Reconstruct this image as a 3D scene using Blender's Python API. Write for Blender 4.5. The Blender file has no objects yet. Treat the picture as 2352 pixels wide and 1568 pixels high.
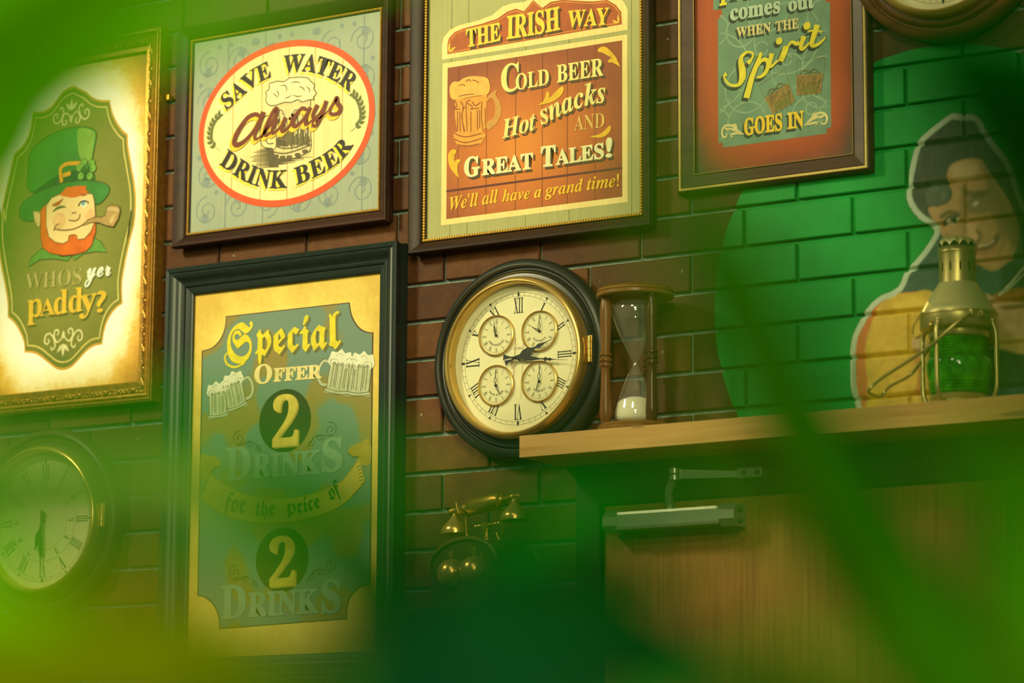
import bpy, bmesh, math, random
from mathutils import Vector, Matrix, noise
from mathutils.geometry import tessellate_polygon
PI = math.pi
scene = bpy.context.scene
COL = scene.collection

# ------------------------------------------------------------------ camera
F = 7200.0                       # focal length in pixels of a 2352 x 1568 frame
YAW, PITCH, ROLL = 0.56035465, 0.17179277, 0.00542012
CAM = Vector((3.3485, -5.33674, 1.30))
_fw = Vector((-math.sin(YAW)*math.cos(PITCH), math.cos(YAW)*math.cos(PITCH), math.sin(PITCH)))
_r0 = Vector((math.cos(YAW), math.sin(YAW), 0))
_u0 = _r0.cross(_fw)
RIGHT = _r0*math.cos(ROLL) + _u0*math.sin(ROLL)
UP = -_r0*math.sin(ROLL) + _u0*math.cos(ROLL)
cam_data = bpy.data.cameras.new('camera')
cam_data.sensor_width = 36.0
cam_data.lens = F*36.0/2352.0
cam_data.clip_start = 0.02
cam_data.dof.use_dof = True
cam_data.dof.focus_distance = 6.38
cam_data.dof.aperture_fstop = 2.8
cam_data.dof.aperture_blades = 0
cam = bpy.data.objects.new('camera', cam_data)
cam.matrix_world = Matrix(((RIGHT.x, UP.x, -_fw.x, CAM.x), (RIGHT.y, UP.y, -_fw.y, CAM.y), (RIGHT.z, UP.z, -_fw.z, CAM.z), (0, 0, 0, 1)))
COL.objects.link(cam)
scene.camera = cam

# ------------------------------------------------------------------ light and exposure
scene.view_settings.view_transform = 'Standard'
scene.view_settings.look = 'None'
scene.view_settings.gamma = 1.0
scene.view_settings.use_curve_mapping = False
scene.view_settings.exposure = 0.04
world = bpy.data.worlds.new('world')
scene.world = world
world.use_nodes = True
world.node_tree.nodes['Background'].inputs[0].default_value = (0.85, 0.95, 0.55, 1)
world.node_tree.nodes['Background'].inputs[1].default_value = 0.20

def lamp(name, loc, target, size, power, colour, size_y=None):
    d = bpy.data.lights.new(name, 'AREA')
    d.shape = 'RECTANGLE' if size_y else 'DISK'
    d.size = size
    if size_y: d.size_y = size_y
    d.energy = power; d.color = colour
    o = bpy.data.objects.new(name, d)
    o.location = loc
    o.rotation_euler = (Vector(target)-Vector(loc)).to_track_quat('-Z', 'Y').to_euler()
    COL.objects.link(o)
    return o
WARM = (0.99, 0.90, 0.52)
lamp('ceiling_lamp_key', (-1.6, -2.2, 3.9), (-0.7, 0, 2.5), 0.5, 78, WARM)
lamp('ceiling_lamp_middle', (0.9, -2.6, 3.9), (0.6, 0, 2.3), 0.5, 26, WARM)
lamp('ceiling_lamp_front', (2.6, -4.2, 3.9), (0.2, 0, 2.2), 0.9, 58, WARM, 0.3)
lamp('plant_fill_lamp', (3.9, -6.1, 3.5), (2.95, -4.7, 1.3), 0.6, 150, (1.0, 1.0, 0.45))  # added lamp behind the camera, aimed to brighten the near leaves

# ------------------------------------------------------------------ pixel helpers: a picture point to a point on a real plane parallel to the wall
def at(px, py, y=0.0):
    d = RIGHT*((px-1176)/F) - UP*((py-784)/F) + _fw
    t = (y-CAM.y)/d.y
    return CAM + d*t
def W(px, py, y=0.0):
    p = at(px, py, y)
    return (p.x, p.z)
class Crop:
    def __init__(s, x0, y0, k, y=0.0): s.x0, s.y0, s.k, s.y = x0, y0, k, y
    def __call__(s, *pts):
        r = [W(s.x0+a/s.k, s.y0+b/s.k, s.y) for a, b in pts]
        return r if len(r) > 1 else r[0]
    def len(s, p, h):
        a = s(p); b = s((p[0], p[1]-h))
        return math.hypot(a[0]-b[0], a[1]-b[1])

# ------------------------------------------------------------------ objects
def obj(name, mesh, mat=None, parent=None, smooth=False):
    o = bpy.data.objects.new(name, mesh)
    COL.objects.link(o)
    if mat: mesh.materials.append(mat)
    if parent:
        o.parent = parent
        if parent.type == 'EMPTY': o.matrix_parent_inverse = Matrix.Translation(parent.location).inverted()
    if smooth: mesh.polygons.foreach_set('use_smooth', [True]*len(mesh.polygons))
    return o
def thing(name, label, cat, loc=(0, 0, 0), group=None):
    o = bpy.data.objects.new(name, None)
    o.empty_display_size = 0.05
    COL.objects.link(o); o.location = loc
    o['label'] = label; o['category'] = cat
    if group: o['group'] = group
    return o
def tag(o, label, cat, group=None):
    o['label'] = label; o['category'] = cat
    if group: o['group'] = group
    return o
class MB:
    """collects shapes in world coordinates for one mesh object"""
    def __init__(s): s.v = []; s.f = []; s.m = []
    def add(s, vs, fs, mi=0):
        n = len(s.v); s.v += [tuple(v) for v in vs]; s.f += [tuple(i+n for i in f) for f in fs]; s.m += [mi]*len(fs)
    def box(s, x0, x1, y0, y1, z0, z1, b=0.0, mi=0):
        if b <= 0:
            vs = [(x, y, z) for x in (x0, x1) for y in (y0, y1) for z in (z0, z1)]
            s.add(vs, [(0, 1, 3, 2), (4, 6, 7, 5), (0, 4, 5, 1), (2, 3, 7, 6), (0, 2, 6, 4), (1, 5, 7, 3)], mi); return
        bm = bmesh.new()
        bmesh.ops.create_cube(bm, size=1)
        for v in bm.verts: v.co = ((x0+x1)/2+v.co.x*(x1-x0), (y0+y1)/2+v.co.y*(y1-y0), (z0+z1)/2+v.co.z*(z1-z0))
        bmesh.ops.bevel(bm, geom=bm.edges[:], offset=b, segments=2, profile=0.7, affect='EDGES')
        s.bm(bm, mi)
    def bm(s, bm, mi=0, mat=None):
        bm.verts.index_update()
        vs = [(mat @ v.co if mat else v.co)[:] for v in bm.verts]
        s.add(vs, [[v.index for v in f.verts] for f in bm.faces], mi); bm.free()
    def lathe(s, prof, n=64, mat=None, mi=0, a0=0, a1=2*PI):
        """prof: (radius, height) about local z; mat places it"""
        M = mat or Matrix()
        full = abs(a1-a0-2*PI) < 1e-6
        k = n if full else n+1
        vs = []
        for r, h in prof:
            for i in range(k):
                a = a0+(a1-a0)*i/n
                vs.append(M @ Vector((r*math.cos(a), r*math.sin(a), h)))
        fs = []
        for j in range(len(prof)-1):
            for i in range(n):
                i2 = (i+1) % k
                fs.append((j*k+i, j*k+i2, (j+1)*k+i2, (j+1)*k+i))
        s.add(vs, fs, mi)
    def tube(s, pts, r, n=8, mi=0, caps=True):
        pts = [Vector(p) for p in pts]
        m = len(pts)
        rs = r if isinstance(r, (list, tuple)) else [r]*m
        up = Vector((0, 0, 1)); vs = []; prev = None
        for i, p in enumerate(pts):
            t = (pts[min(i+1, m-1)]-pts[max(i-1, 0)]).normalized()
            if prev is None:
                a = up if abs(t.dot(up)) < 0.9 else Vector((1, 0, 0))
                x = (a-t*a.dot(t)).normalized()
            else: x = (prev-t*prev.dot(t)).normalized()
            prev = x; y = t.cross(x)
            for k in range(n):
                a = 2*PI*k/n; vs.append(p+(x*math.cos(a)+y*math.sin(a))*rs[i])
        fs = [(i*n+k, i*n+(k+1) % n, (i+1)*n+(k+1) % n, (i+1)*n+k) for i in range(m-1) for k in range(n)]
        if caps: fs += [tuple(range(n))[::-1], tuple((m-1)*n+k for k in range(n))]
        s.add(vs, fs, mi)
    def ball(s, c, r, seg=10, ring=6, sc=(1, 1, 1), mi=0):
        vs = [(c[0], c[1], c[2]+r*sc[2])]
        for j in range(1, ring):
            t = PI*j/ring
            for i in range(seg):
                a = 2*PI*i/seg
                vs.append((c[0]+r*sc[0]*math.sin(t)*math.cos(a), c[1]+r*sc[1]*math.sin(t)*math.sin(a), c[2]+r*sc[2]*math.cos(t)))
        vs.append((c[0], c[1], c[2]-r*sc[2])); L = len(vs)-1
        fs = [(0, 1+i, 1+(i+1) % seg) for i in range(seg)]
        for j in range(ring-2):
            for i in range(seg):
                a = 1+j*seg+i; b = 1+j*seg+(i+1) % seg
                fs.append((a, a+seg, b+seg, b))
        fs += [(L, 1+(ring-2)*seg+(i+1) % seg, 1+(ring-2)*seg+i) for i in range(seg)]
        s.add(vs, fs, mi)
    def build(s, name, mats, parent=None, smooth=False, fix=True):
        me = bpy.data.meshes.new(name)
        me.from_pydata(s.v, [], s.f)
        for m in (mats if isinstance(mats, (list, tuple)) else [mats]): me.materials.append(m)
        if any(s.m): me.polygons.foreach_set('material_index', s.m)
        if fix:
            bm = bmesh.new(); bm.from_mesh(me); bmesh.ops.recalc_face_normals(bm, faces=bm.faces); bm.to_mesh(me); bm.free()
        if smooth:
            me.polygons.foreach_set('use_smooth', [True]*len(me.polygons))
            me.set_sharp_from_angle(angle=math.radians(38))
        me.update()
        return obj(name, me, None, parent)

# ------------------------------------------------------------------ materials
def srgb(h):
    c = [int(h[i:i+2], 16)/255 for i in (0, 2, 4)]
    return tuple(x/12.92 if x <= 0.04045 else ((x+0.055)/1.055)**2.4 for x in c)+(1,)
def nmat(name):
    m = bpy.data.materials.new(name); m.use_nodes = True
    nt = m.node_tree; b = nt.nodes['Principled BSDF']
    return m, nt, b
def mixc(nt, f, a, b, blend='MIX'):
    n = nt.nodes.new('ShaderNodeMix'); n.data_type = 'RGBA'; n.blend_type = blend
    for s, v in ((n.inputs[0], f), (n.inputs[6], a), (n.inputs[7], b)):
        if hasattr(v, 'links'): nt.links.new(v, s)
        else: s.default_value = v
    return n.outputs[2]
def mth(nt, op, a, b=None, c=None):
    n = nt.nodes.new('ShaderNodeMath'); n.operation = op
    for i, v in enumerate((a, b, c)):
        if v is None: continue
        if hasattr(v, 'links'): nt.links.new(v, n.inputs[i])
        else: n.inputs[i].default_value = v
    return n.outputs[0]
def coords(nt, scale=(1, 1, 1)):
    t = nt.nodes.new('ShaderNodeTexCoord'); mp = nt.nodes.new('ShaderNodeMapping')
    mp.inputs['Scale'].default_value = scale
    nt.links.new(t.outputs['Object'], mp.inputs[0]); return mp.outputs[0]
def noi(nt, vec, sc, det=4, rough=0.55):
    n = nt.nodes.new('ShaderNodeTexNoise'); n.inputs['Scale'].default_value = sc
    n.inputs['Detail'].default_value = det; n.inputs['Roughness'].default_value = rough
    nt.links.new(vec, n.inputs['Vector']); return n.outputs['Fac']
def ramp(nt, fac, stops):
    n = nt.nodes.new('ShaderNodeValToRGB'); e = n.color_ramp.elements
    while len(e) < len(stops): e.new(0.5)
    for i, (p, c) in enumerate(stops): e[i].position = p; e[i].color = c
    nt.links.new(fac, n.inputs[0]); return n.outputs[0]
def bump(nt, b, h, strength, dist=0.002):
    n = nt.nodes.new('ShaderNodeBump'); n.inputs['Strength'].default_value = strength; n.inputs['Distance'].default_value = dist
    nt.links.new(h, n.inputs['Height']); nt.links.new(n.outputs[0], b.inputs['Normal'])
_ink = {}
def ink(h, var=0.10, sc=60, rough=0.55, name=None):
    """printed ink: a colour with the faint mottling of an aged print"""
    k = (h, var, sc, rough)
    if k in _ink: return _ink[k]
    m, nt, b = nmat(name or 'print_ink'); c = srgb(h)
    f = noi(nt, coords(nt), sc, 5, 0.6)
    lo = tuple(x*(1-var*1.6) for x in c[:3])+(1,); hi = tuple(min(1, x*(1+var)) for x in c[:3])+(1,)
    nt.links.new(ramp(nt, f, [(0.3, lo), (0.7, hi)]), b.inputs['Base Color'])
    b.inputs['Roughness'].default_value = rough; b.inputs['Specular IOR Level'].default_value = 0.25
    _ink[k] = m; return m
def vign(name, c, half, stops, amt=0.25, sc=9, planks=False, pw=4.0, rough=0.55):
    """printed ground whose ink changes from the middle of the sheet to its worn edges"""
    m, nt, b = nmat(name)
    t = nt.nodes.new('ShaderNodeTexCoord'); sp = nt.nodes.new('ShaderNodeSeparateXYZ'); nt.links.new(t.outputs['Object'], sp.inputs[0])
    u = mth(nt, 'ABSOLUTE', mth(nt, 'DIVIDE', mth(nt, 'SUBTRACT', sp.outputs['X'], c[0]), half[0]))
    v = mth(nt, 'ABSOLUTE', mth(nt, 'DIVIDE', mth(nt, 'SUBTRACT', sp.outputs['Z'], c[1]), half[1]))
    r = mth(nt, 'POWER', mth(nt, 'ADD', mth(nt, 'POWER', u, pw), mth(nt, 'POWER', v, pw)), 1/pw)
    f = noi(nt, coords(nt, (60, 60, 3) if planks else (1, 1, 1)), 3 if planks else sc, 7, 0.65)
    f2 = noi(nt, t.outputs['Object'], sc*7, 5, 0.7)
    g = mth(nt, 'ADD', r, mth(nt, 'ADD', mth(nt, 'MULTIPLY', mth(nt, 'SUBTRACT', f, 0.5), amt*2), mth(nt, 'MULTIPLY', mth(nt, 'SUBTRACT', f2, 0.5), amt)))
    nt.links.new(ramp(nt, mth(nt, 'MULTIPLY', g, 0.5), [(p*0.5, srgb(h)) for p, h in stops]), b.inputs['Base Color'])
    b.inputs['Roughness'].default_value = rough; b.inputs['Specular IOR Level'].default_value = 0.25
    return m
def plankink(h, h2, name='printed_planks'):
    m, nt, b = nmat(name)
    f = noi(nt, coords(nt, (60, 60, 3)), 3, 6, 0.65)
    f2 = noi(nt, coords(nt), 7, 3, 0.5)
    c = ramp(nt, mth(nt, 'ADD', mth(nt, 'MULTIPLY', f, 0.55), mth(nt, 'MULTIPLY', f2, 0.45)), [(0.32, srgb(h2)), (0.66, srgb(h))])
    nt.links.new(c, b.inputs['Base Color']); b.inputs['Roughness'].default_value = 0.55; b.inputs['Specular IOR Level'].default_value = 0.25
    return m
def solid(name, h, rough=0.5, metal=0.0, var=0.12, sc=40, bmp=0.0, spec=0.5):
    m, nt, b = nmat(name); c = srgb(h)
    v = coords(nt); f = noi(nt, v, sc, 5)
    lo = tuple(x*(1-var) for x in c[:3])+(1,); hi = tuple(min(1, x*(1+var)) for x in c[:3])+(1,)
    nt.links.new(ramp(nt, f, [(0.3, lo), (0.7, hi)]), b.inputs['Base Color'])
    b.inputs['Roughness'].default_value = rough; b.inputs['Metallic'].default_value = metal; b.inputs['Specular IOR Level'].default_value = spec
    if bmp: bump(nt, b, noi(nt, v, sc*4, 4), bmp)
    return m
def wood(name, h1, h2, axis=0, rough=0.4, fine=90, bmp=0.15, spec=0.3):
    m, nt, b = nmat(name)
    sc = [fine, fine, fine]; sc[axis] = fine*0.035
    v = coords(nt, tuple(sc)); f = noi(nt, v, 1.0, 6, 0.62)
    sc2 = [9, 9, 9]; sc2[axis] = 1.2
    f2 = noi(nt, coords(nt, tuple(sc2)), 1.5, 4, 0.5)
    g = mth(nt, 'ADD', mth(nt, 'MULTIPLY', f, 0.6), mth(nt, 'MULTIPLY', f2, 0.4))
    nt.links.new(ramp(nt, g, [(0.34, srgb(h2)), (0.62, srgb(h1))]), b.inputs['Base Color'])
    b.inputs['Roughness'].default_value = rough; b.inputs['Specular IOR Level'].default_value = spec
    bump(nt, b, f, bmp, 0.001)
    return m
def glassy(name, colour=(1, 1, 1, 1), refl=0.9, haze=0.0):
    """thin clear pane: mostly lets light through, mirrors at grazing angles"""
    m = bpy.data.materials.new(name); m.use_nodes = True; nt = m.node_tree; nt.nodes.clear()
    o = nt.nodes.new('ShaderNodeOutputMaterial'); mx = nt.nodes.new('ShaderNodeMixShader')
    t = nt.nodes.new('ShaderNodeBsdfTransparent'); t.inputs[0].default_value = colour
    g = nt.nodes.new('ShaderNodeBsdfGlossy'); g.inputs['Roughness'].default_value = 0.03
    fr = nt.nodes.new('ShaderNodeLayerWeight'); fr.inputs[0].default_value = 0.5
    nt.links.new(mth(nt, 'MULTIPLY', mth(nt, 'ADD', mth(nt, 'POWER', fr.outputs['Facing'], 3.5), 0.07), refl), mx.inputs[0])
    df = nt.nodes.new('ShaderNodeBsdfDiffuse'); df.inputs[0].default_value = (0.8, 0.82, 0.75, 1)
    m2 = nt.nodes.new('ShaderNodeMixShader'); m2.inputs[0].default_value = haze  # pale diffuse haze mixed in so that clear glass shows up
    nt.links.new(t.outputs[0], m2.inputs[1]); nt.links.new(df.outputs[0], m2.inputs[2])
    nt.links.new(m2.outputs[0], mx.inputs[1]); nt.links.new(g.outputs[0], mx.inputs[2]); nt.links.new(mx.outputs[0], o.inputs[0])
    return m

# ------------------------------------------------------------------ flat printed art
def catmull(pts, n=8, closed=False):
    m = len(pts); out = []
    rng = range(m) if closed else range(m-1)
    for i in rng:
        if closed: p = [pts[(i+k-1) % m] for k in range(4)]
        else: p = [pts[max(0, min(m-1, i+k-1))] for k in range(4)]
        for j in range(n):
            t = j/n; t2 = t*t; t3 = t2*t
            out.append(tuple(0.5*(2*p[1][d]+(p[2][d]-p[0][d])*t+(2*p[0][d]-5*p[1][d]+4*p[2][d]-p[3][d])*t2+(3*p[1][d]-p[0][d]-3*p[2][d]+p[3][d])*t3) for d in range(len(pts[0]))))
    if not closed: out.append(tuple(pts[-1]))
    return out
BASES = dict(bold=0x1D400, bi=0x1D468, script=0x1D4D0, frak=0x1D56C, italic=0x1D434)
def styled(s, st):
    if st not in BASES: return s
    b = BASES[st]; out = ''
    for ch in s:
        if 'A' <= ch <= 'Z': out += chr(b+ord(ch)-65)
        elif 'a' <= ch <= 'z': out += chr(b+26+ord(ch)-97)
        elif '0' <= ch <= '9' and st in ('bold', 'frak'): out += chr(0x1D7CE+ord(ch)-48)
        else: out += ch
    return out
_tc = {}
def glyphs(s, st, off=0.0, space=1.0):
    k = (s, st, off, space)
    if k in _tc: return _tc[k]
    cu = bpy.data.curves.new('lettering', 'FONT'); cu.body = styled(s, st); cu.offset = off; cu.resolution_u = 4; cu.space_character = space
    o = bpy.data.objects.new('lettering', cu); COL.objects.link(o)
    dg = bpy.context.evaluated_depsgraph_get()
    me = bpy.data.meshes.new_from_object(o.evaluated_get(dg))
    vs = [(v.co.x, v.co.y) for v in me.vertices]; fs = [tuple(p.vertices) for p in me.polygons]
    bpy.data.objects.remove(o); bpy.data.curves.remove(cu); bpy.data.meshes.remove(me)
    _tc[k] = (vs, fs); return _tc[k]
class Art:
    """one printed sheet: flat coloured shapes in (x, z), printed one over another"""
    def __init__(s, y, step=0.00022): s.y, s.step = y, step; s.v = []; s.f = []; s.m = []; s.mats = []; s.seq = []
    def mi(s, m):
        if isinstance(m, str): m = ink(m)
        if m not in s.mats: s.mats.append(m)
        return s.mats.index(m)
    def raw(s, pts, fs, mat, L):
        n = len(s.v); s.seq.append((L, n))
        s.v += [(p[0], 0.0, p[1]) for p in pts]; s.f += [tuple(i+n for i in f) for f in fs]; s.m += [s.mi(mat)]*len(fs)
    def poly(s, pts, mat, L, holes=()):
        loops = [[Vector((p[0], p[1], 0)) for p in q] for q in [pts]+list(holes)]
        flat = [p for q in loops for p in q]
        tri = tessellate_polygon(loops)
        s.raw([(p.x, p.y) for p in flat], tri, mat, L)
    def ribbon(s, pts, w, mat, L, taper=None, closed=False):
        m = len(pts)
        if m < 2: return
        vs = []
        for i, p in enumerate(pts):
            a = pts[(i-1) % m] if closed or i > 0 else p; b = pts[(i+1) % m] if closed or i < m-1 else p
            dx, dy = b[0]-a[0], b[1]-a[1]; l = math.hypot(dx, dy) or 1
            ww = w/2*(taper(i/(m-1)) if taper else 1)
            vs += [(p[0]-dy/l*ww, p[1]+dx/l*ww), (p[0]+dy/l*ww, p[1]-dx/l*ww)]
        fs = [(2*i, 2*i+1, 2*i+3, 2*i+2) for i in range(m-1)]
        if closed: fs.append((2*m-2, 2*m-1, 1, 0))
        s.raw(vs, fs, mat, L)
    def curve(s, pts, w, mat, L, taper=None, closed=False, n=8): s.ribbon(catmull(pts, n, closed), w, mat, L, taper, closed)
    def disc(s, c, r, mat, L, n=40, r2=None): s.poly([(c[0]+r*math.cos(2*PI*i/n), c[1]+(r2 or r)*math.sin(2*PI*i/n)) for i in range(n)], mat, L)
    def ring(s, c, r0, r1, mat, L, n=72):
        vs = []
        for i in range(n):
            a = 2*PI*i/n; vs += [(c[0]+r0*math.cos(a), c[1]+r0*math.sin(a)), (c[0]+r1*math.cos(a), c[1]+r1*math.sin(a))]
        s.raw(vs, [(2*i, 2*i+1, (2*i+3) % (2*n), (2*i+2) % (2*n)) for i in range(n)], mat, L)
    def spiral(s, c, r, turns, a0, w, mat, L, rev=1, r_in=0.12):
        n = int(20*turns)+4
        s.ribbon([(c[0]+r*(r_in+(1-r_in)*i/n)*math.cos(a0+rev*2*PI*turns*i/n), c[1]+r*(r_in+(1-r_in)*i/n)*math.sin(a0+rev*2*PI*turns*i/n)) for i in range(n+1)], w, mat, L)
    def text(s, body, st, path, h, mat, L, shadow=None, sh=(0, 0), off=0.0, space=1.0, shear=0.0, upright=False, sL=None, fit=True):
        """letters laid along a path of (x, z); h = height of the tallest letter"""
        vs, fs = glyphs(body, st, off, space)
        if not vs: return
        x0 = min(v[0] for v in vs); x1 = max(v[0] for v in vs); y1 = max(v[1] for v in vs)
        P = catmull(path, 14) if len(path) > 2 else list(path)
        ln = [0]
        for a, b in zip(P, P[1:]): ln.append(ln[-1]+math.hypot(b[0]-a[0], b[1]-a[1]))
        T = ln[-1]; out = []
        for x, y in vs:
            yy = y/y1*h
            u = (x-x0)/(x1-x0)*T + shear*yy
            i = 0
            while i < len(P)-2 and ln[i+1] < u: i += 1
            t = (u-ln[i])/((ln[i+1]-ln[i]) or 1)
            a, b = P[i], P[i+1]; dx, dy = b[0]-a[0], b[1]-a[1]; l = math.hypot(dx, dy) or 1
            nx, ny = (0, 1) if upright else (-dy/l, dx/l)
            if len(path) > 2 and not upright:
                a2 = P[min(i+2, len(P)-1)]; b2 = P[max(i-1, 0)]; ex, ey = a2[0]-b2[0], a2[1]-b2[1]; el = math.hypot(ex, ey) or 1; nx, ny = -ey/el, ex/el
            out.append((a[0]+dx*t+nx*yy, a[1]+dy*t+ny*yy))
        if shadow: s.raw([(p[0]+sh[0], p[1]+sh[1]) for p in out], fs, shadow, L-1 if sL is None else sL)
        s.raw(out, fs, mat, L)
    def leaf(s, a, b, w, mat, L, bend=0.0):
        dx, dy = b[0]-a[0], b[1]-a[1]; n = 10; l = math.hypot(dx, dy) or 1; up = []; dn = []
        for i in range(n+1):
            t = i/n; k = math.sin(PI*t**0.75)*w/2; c = bend*math.sin(PI*t)
            x, y = a[0]+dx*t-dy/l*c, a[1]+dy*t+dx/l*c
            up.append((x-dy/l*k, y+dx/l*k)); dn.append((x+dy/l*k, y-dx/l*k))
        s.poly(up+dn[-2:0:-1], mat, L)
    def build(s, name, parent):
        ends = [q[1] for q in s.seq[1:]]+[len(s.v)]; ns = len(s.seq)
        for i, (L, a) in enumerate(s.seq):
            y = s.y-L*s.step-s.step*0.9*i/ns
            for k in range(a, ends[i]): s.v[k] = (s.v[k][0], y, s.v[k][2])
        me = bpy.data.meshes.new(name); me.from_pydata(s.v, [], s.f)
        for m in s.mats: me.materials.append(m)
        me.polygons.foreach_set('material_index', s.m)
        bm = bmesh.new(); bm.from_mesh(me)
        bad = [f for f in bm.faces if f.normal.y > 0]
        bmesh.ops.reverse_faces(bm, faces=bad); bm.to_mesh(me); bm.free(); me.update()
        return obj(name, me, None, parent)

# ------------------------------------------------------------------ the wall of brick tiles, with its painted green roundel
ROUND_C, ROUND_R = (0.9414, 2.4104), 0.4723
PITCH_Z, Z0, PITCH_X, JX = 0.0797, 2.5334, 0.2345, 0.5362
DOOR = (0.16, 1.135, 2.137)                      # opening: left, right, top
def wall_mat(name, base):
    m, nt, b = nmat(name)
    t = nt.nodes.new('ShaderNodeTexCoord'); sp = nt.nodes.new('ShaderNodeSeparateXYZ'); nt.links.new(t.outputs['Object'], sp.inputs[0])
    ob = t.outputs['Object']
    a = nt.nodes.new('ShaderNodeAttribute'); a.attribute_name = 'tone'
    if base == 'brick':
        f = noi(nt, ob, 22, 6, 0.65); f2 = noi(nt, ob, 160, 3, 0.6)
        g = mth(nt, 'ADD', mth(nt, 'MULTIPLY', f, 0.5), mth(nt, 'ADD', mth(nt, 'MULTIPLY', f2, 0.15), mth(nt, 'MULTIPLY', a.outputs['Fac'], 0.30)))
        c = ramp(nt, g, [(0.26, srgb('37200e')), (0.50, srgb('502e12')), (0.74, srgb('6b431b'))])
        spk = mth(nt, 'GREATER_THAN', noi(nt, ob, 75, 1, 0.3), 0.79)
        c = mixc(nt, mth(nt, 'MULTIPLY', spk, 0.6), c, srgb('a0a089'))
    else:
        c = ramp(nt, noi(nt, ob, 60, 4), [(0.3, srgb('5f6f66')), (0.7, srgb('86968a'))])
    dx = mth(nt, 'SUBTRACT', sp.outputs['X'], ROUND_C[0]); dz = mth(nt, 'SUBTRACT', sp.outputs['Z'], ROUND_C[1])
    r = mth(nt, 'SQRT', mth(nt, 'ADD', mth(nt, 'MULTIPLY', dx, dx), mth(nt, 'MULTIPLY', dz, dz)))
    wob = mth(nt, 'MULTIPLY', mth(nt, 'SUBTRACT', noi(nt, ob, 30, 2), 0.5), 0.004)
    inside = mth(nt, 'LESS_THAN', mth(nt, 'ADD', r, wob), ROUND_R)
    gp = ramp(nt, noi(nt, ob, 9, 4, 0.5), [(0.3, srgb('067a2c')), (0.7, srgb('0f9438'))])
    nt.links.new(mixc(nt, inside, c, gp), b.inputs['Base Color'])
    nt.links.new(mth(nt, 'SUBTRACT', 0.62, mth(nt, 'MULTIPLY', inside, 0.2)), b.inputs['Roughness'])
    b.inputs['Specular IOR Level'].default_value = 0.22
    bump(nt, b, noi(nt, ob, 240, 3, 0.6), 0.25, 0.001)
    return m
M_BRICK, M_MORTAR = wall_mat('brick_tile', 'brick'), wall_mat('mortar', 'mortar')
def build_wall():
    rnd = random.Random(4)
    x_lo, x_hi, z_hi = -3.2, 2.8, 3.62
    j = 0.0042                                  # half a joint
    mb = MB(); tone = []
    def brick(x0, x1, z0, z1):
        if x1-x0 < 0.02 or z1-z0 < 0.01: return
        t = rnd.random(); e = 0.0022; y0, y1 = 0.0, 0.0108
        n0 = len(mb.f)
        o = [(x0, y1, z0), (x1, y1, z0), (x1, y1, z1), (x0, y1, z1)]
        a = [(x0, e, z0), (x1, e, z0), (x1, e, z1), (x0, e, z1)]
        c = [(x0+e, y0, z0+e), (x1-e, y0, z0+e), (x1-e, y0, z1-e), (x0+e, y0, z1-e)]
        fs = [(8, 9, 10, 11)]
        for i in range(4):
            k = (i+1) % 4; fs += [(i, k, 4+k, 4+i), (4+i, 4+k, 8+k, 8+i)]
        mb.add(o+a+c, fs, 0); tone.extend([t]*(len(mb.f)-n0))
    k0 = int((0-Z0)/PITCH_Z)-1; k1 = int((z_hi-Z0)/PITCH_Z)+1
    for k in range(k0, k1):
        z0 = max(0.0, Z0+k*PITCH_Z+j); z1 = min(z_hi, Z0+(k+1)*PITCH_Z-j)
        ox = JX + (PITCH_X*0.49 if k % 2 else 0.0)
        i0 = int((x_lo-ox)/PITCH_X)-1; i1 = int((x_hi-ox)/PITCH_X)+1
        for i in range(i0, i1):
            x0 = max(x_lo, ox+i*PITCH_X+j*0.8); x1 = min(x_hi, ox+(i+1)*PITCH_X-j*0.8)
            if z0 >= DOOR[2] or x1 <= DOOR[0] or x0 >= DOOR[1]: brick(x0, x1, z0, z1)
            else:
                zt = z1
                if z1 > DOOR[2] > z0: brick(x0, x1, DOOR[2], z1); zt = DOOR[2]
                if x0 < DOOR[0]: brick(x0, DOOR[0], z0, zt)
                if x1 > DOOR[1]: brick(DOOR[1], x1, z0, zt)
    for (a, b, c, d) in ((x_lo, DOOR[0], 0, z_hi), (DOOR[1], x_hi, 0, z_hi), (DOOR[0], DOOR[1], DOOR[2], z_hi)):
        n0 = len(mb.f); mb.box(a, b, 0.0095, 0.14, c, d, 0, 1); tone.extend([0.5]*(len(mb.f)-n0))
    w = mb.build('wall_back', [M_BRICK, M_MORTAR], fix=False)
    at_ = w.data.attributes.new('tone', 'FLOAT', 'FACE'); at_.data.foreach_set('value', tone)
    w['kind'] = 'structure'
build_wall()
fl = MB(); fl.box(-3.2, 5.6, -7.2, 0.0, -0.1, 0.0)
o = fl.build('floor', wood('floor_boards', '6b4a30', '3c281a', 0, 0.45, 30)); o['kind'] = 'structure'

# door below the shelf, its dark frame, and the closer
DARKW = wood('dark_stained_wood', '2b1d16', '170f0b', 2, 0.45, 70)
d = MB()
d.box(DOOR[0], 0.214, -0.012, 0.10, 0, DOOR[2], 0.003); d.box(1.078, DOOR[1], -0.012, 0.10, 0, DOOR[2], 0.003)
d.box(0.214, 1.078, -0.012, 0.10, 2.046, DOOR[2], 0.003)
o = d.build('trim_1', DARKW); o['kind'] = 'structure'
d = MB(); d.box(0.219, 1.072, 0.0, 0.04, 0.01, 2.042, 0.002)
door = d.build('door_1', wood('oak_veneer', '8f6a2c', '6c4c1c', 2, 0.42, 110)); door['kind'] = 'structure'
d = MB(); d.box(1.0965, 1.1000, -0.0145, -0.0115, 0.3, 1.99)  # thin pale strip stands in for the highlight along the frame edge
d.build('edge_highlight', solid('highlight_strip', 'a58a50', 0.35, 0.8), o)

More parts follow.
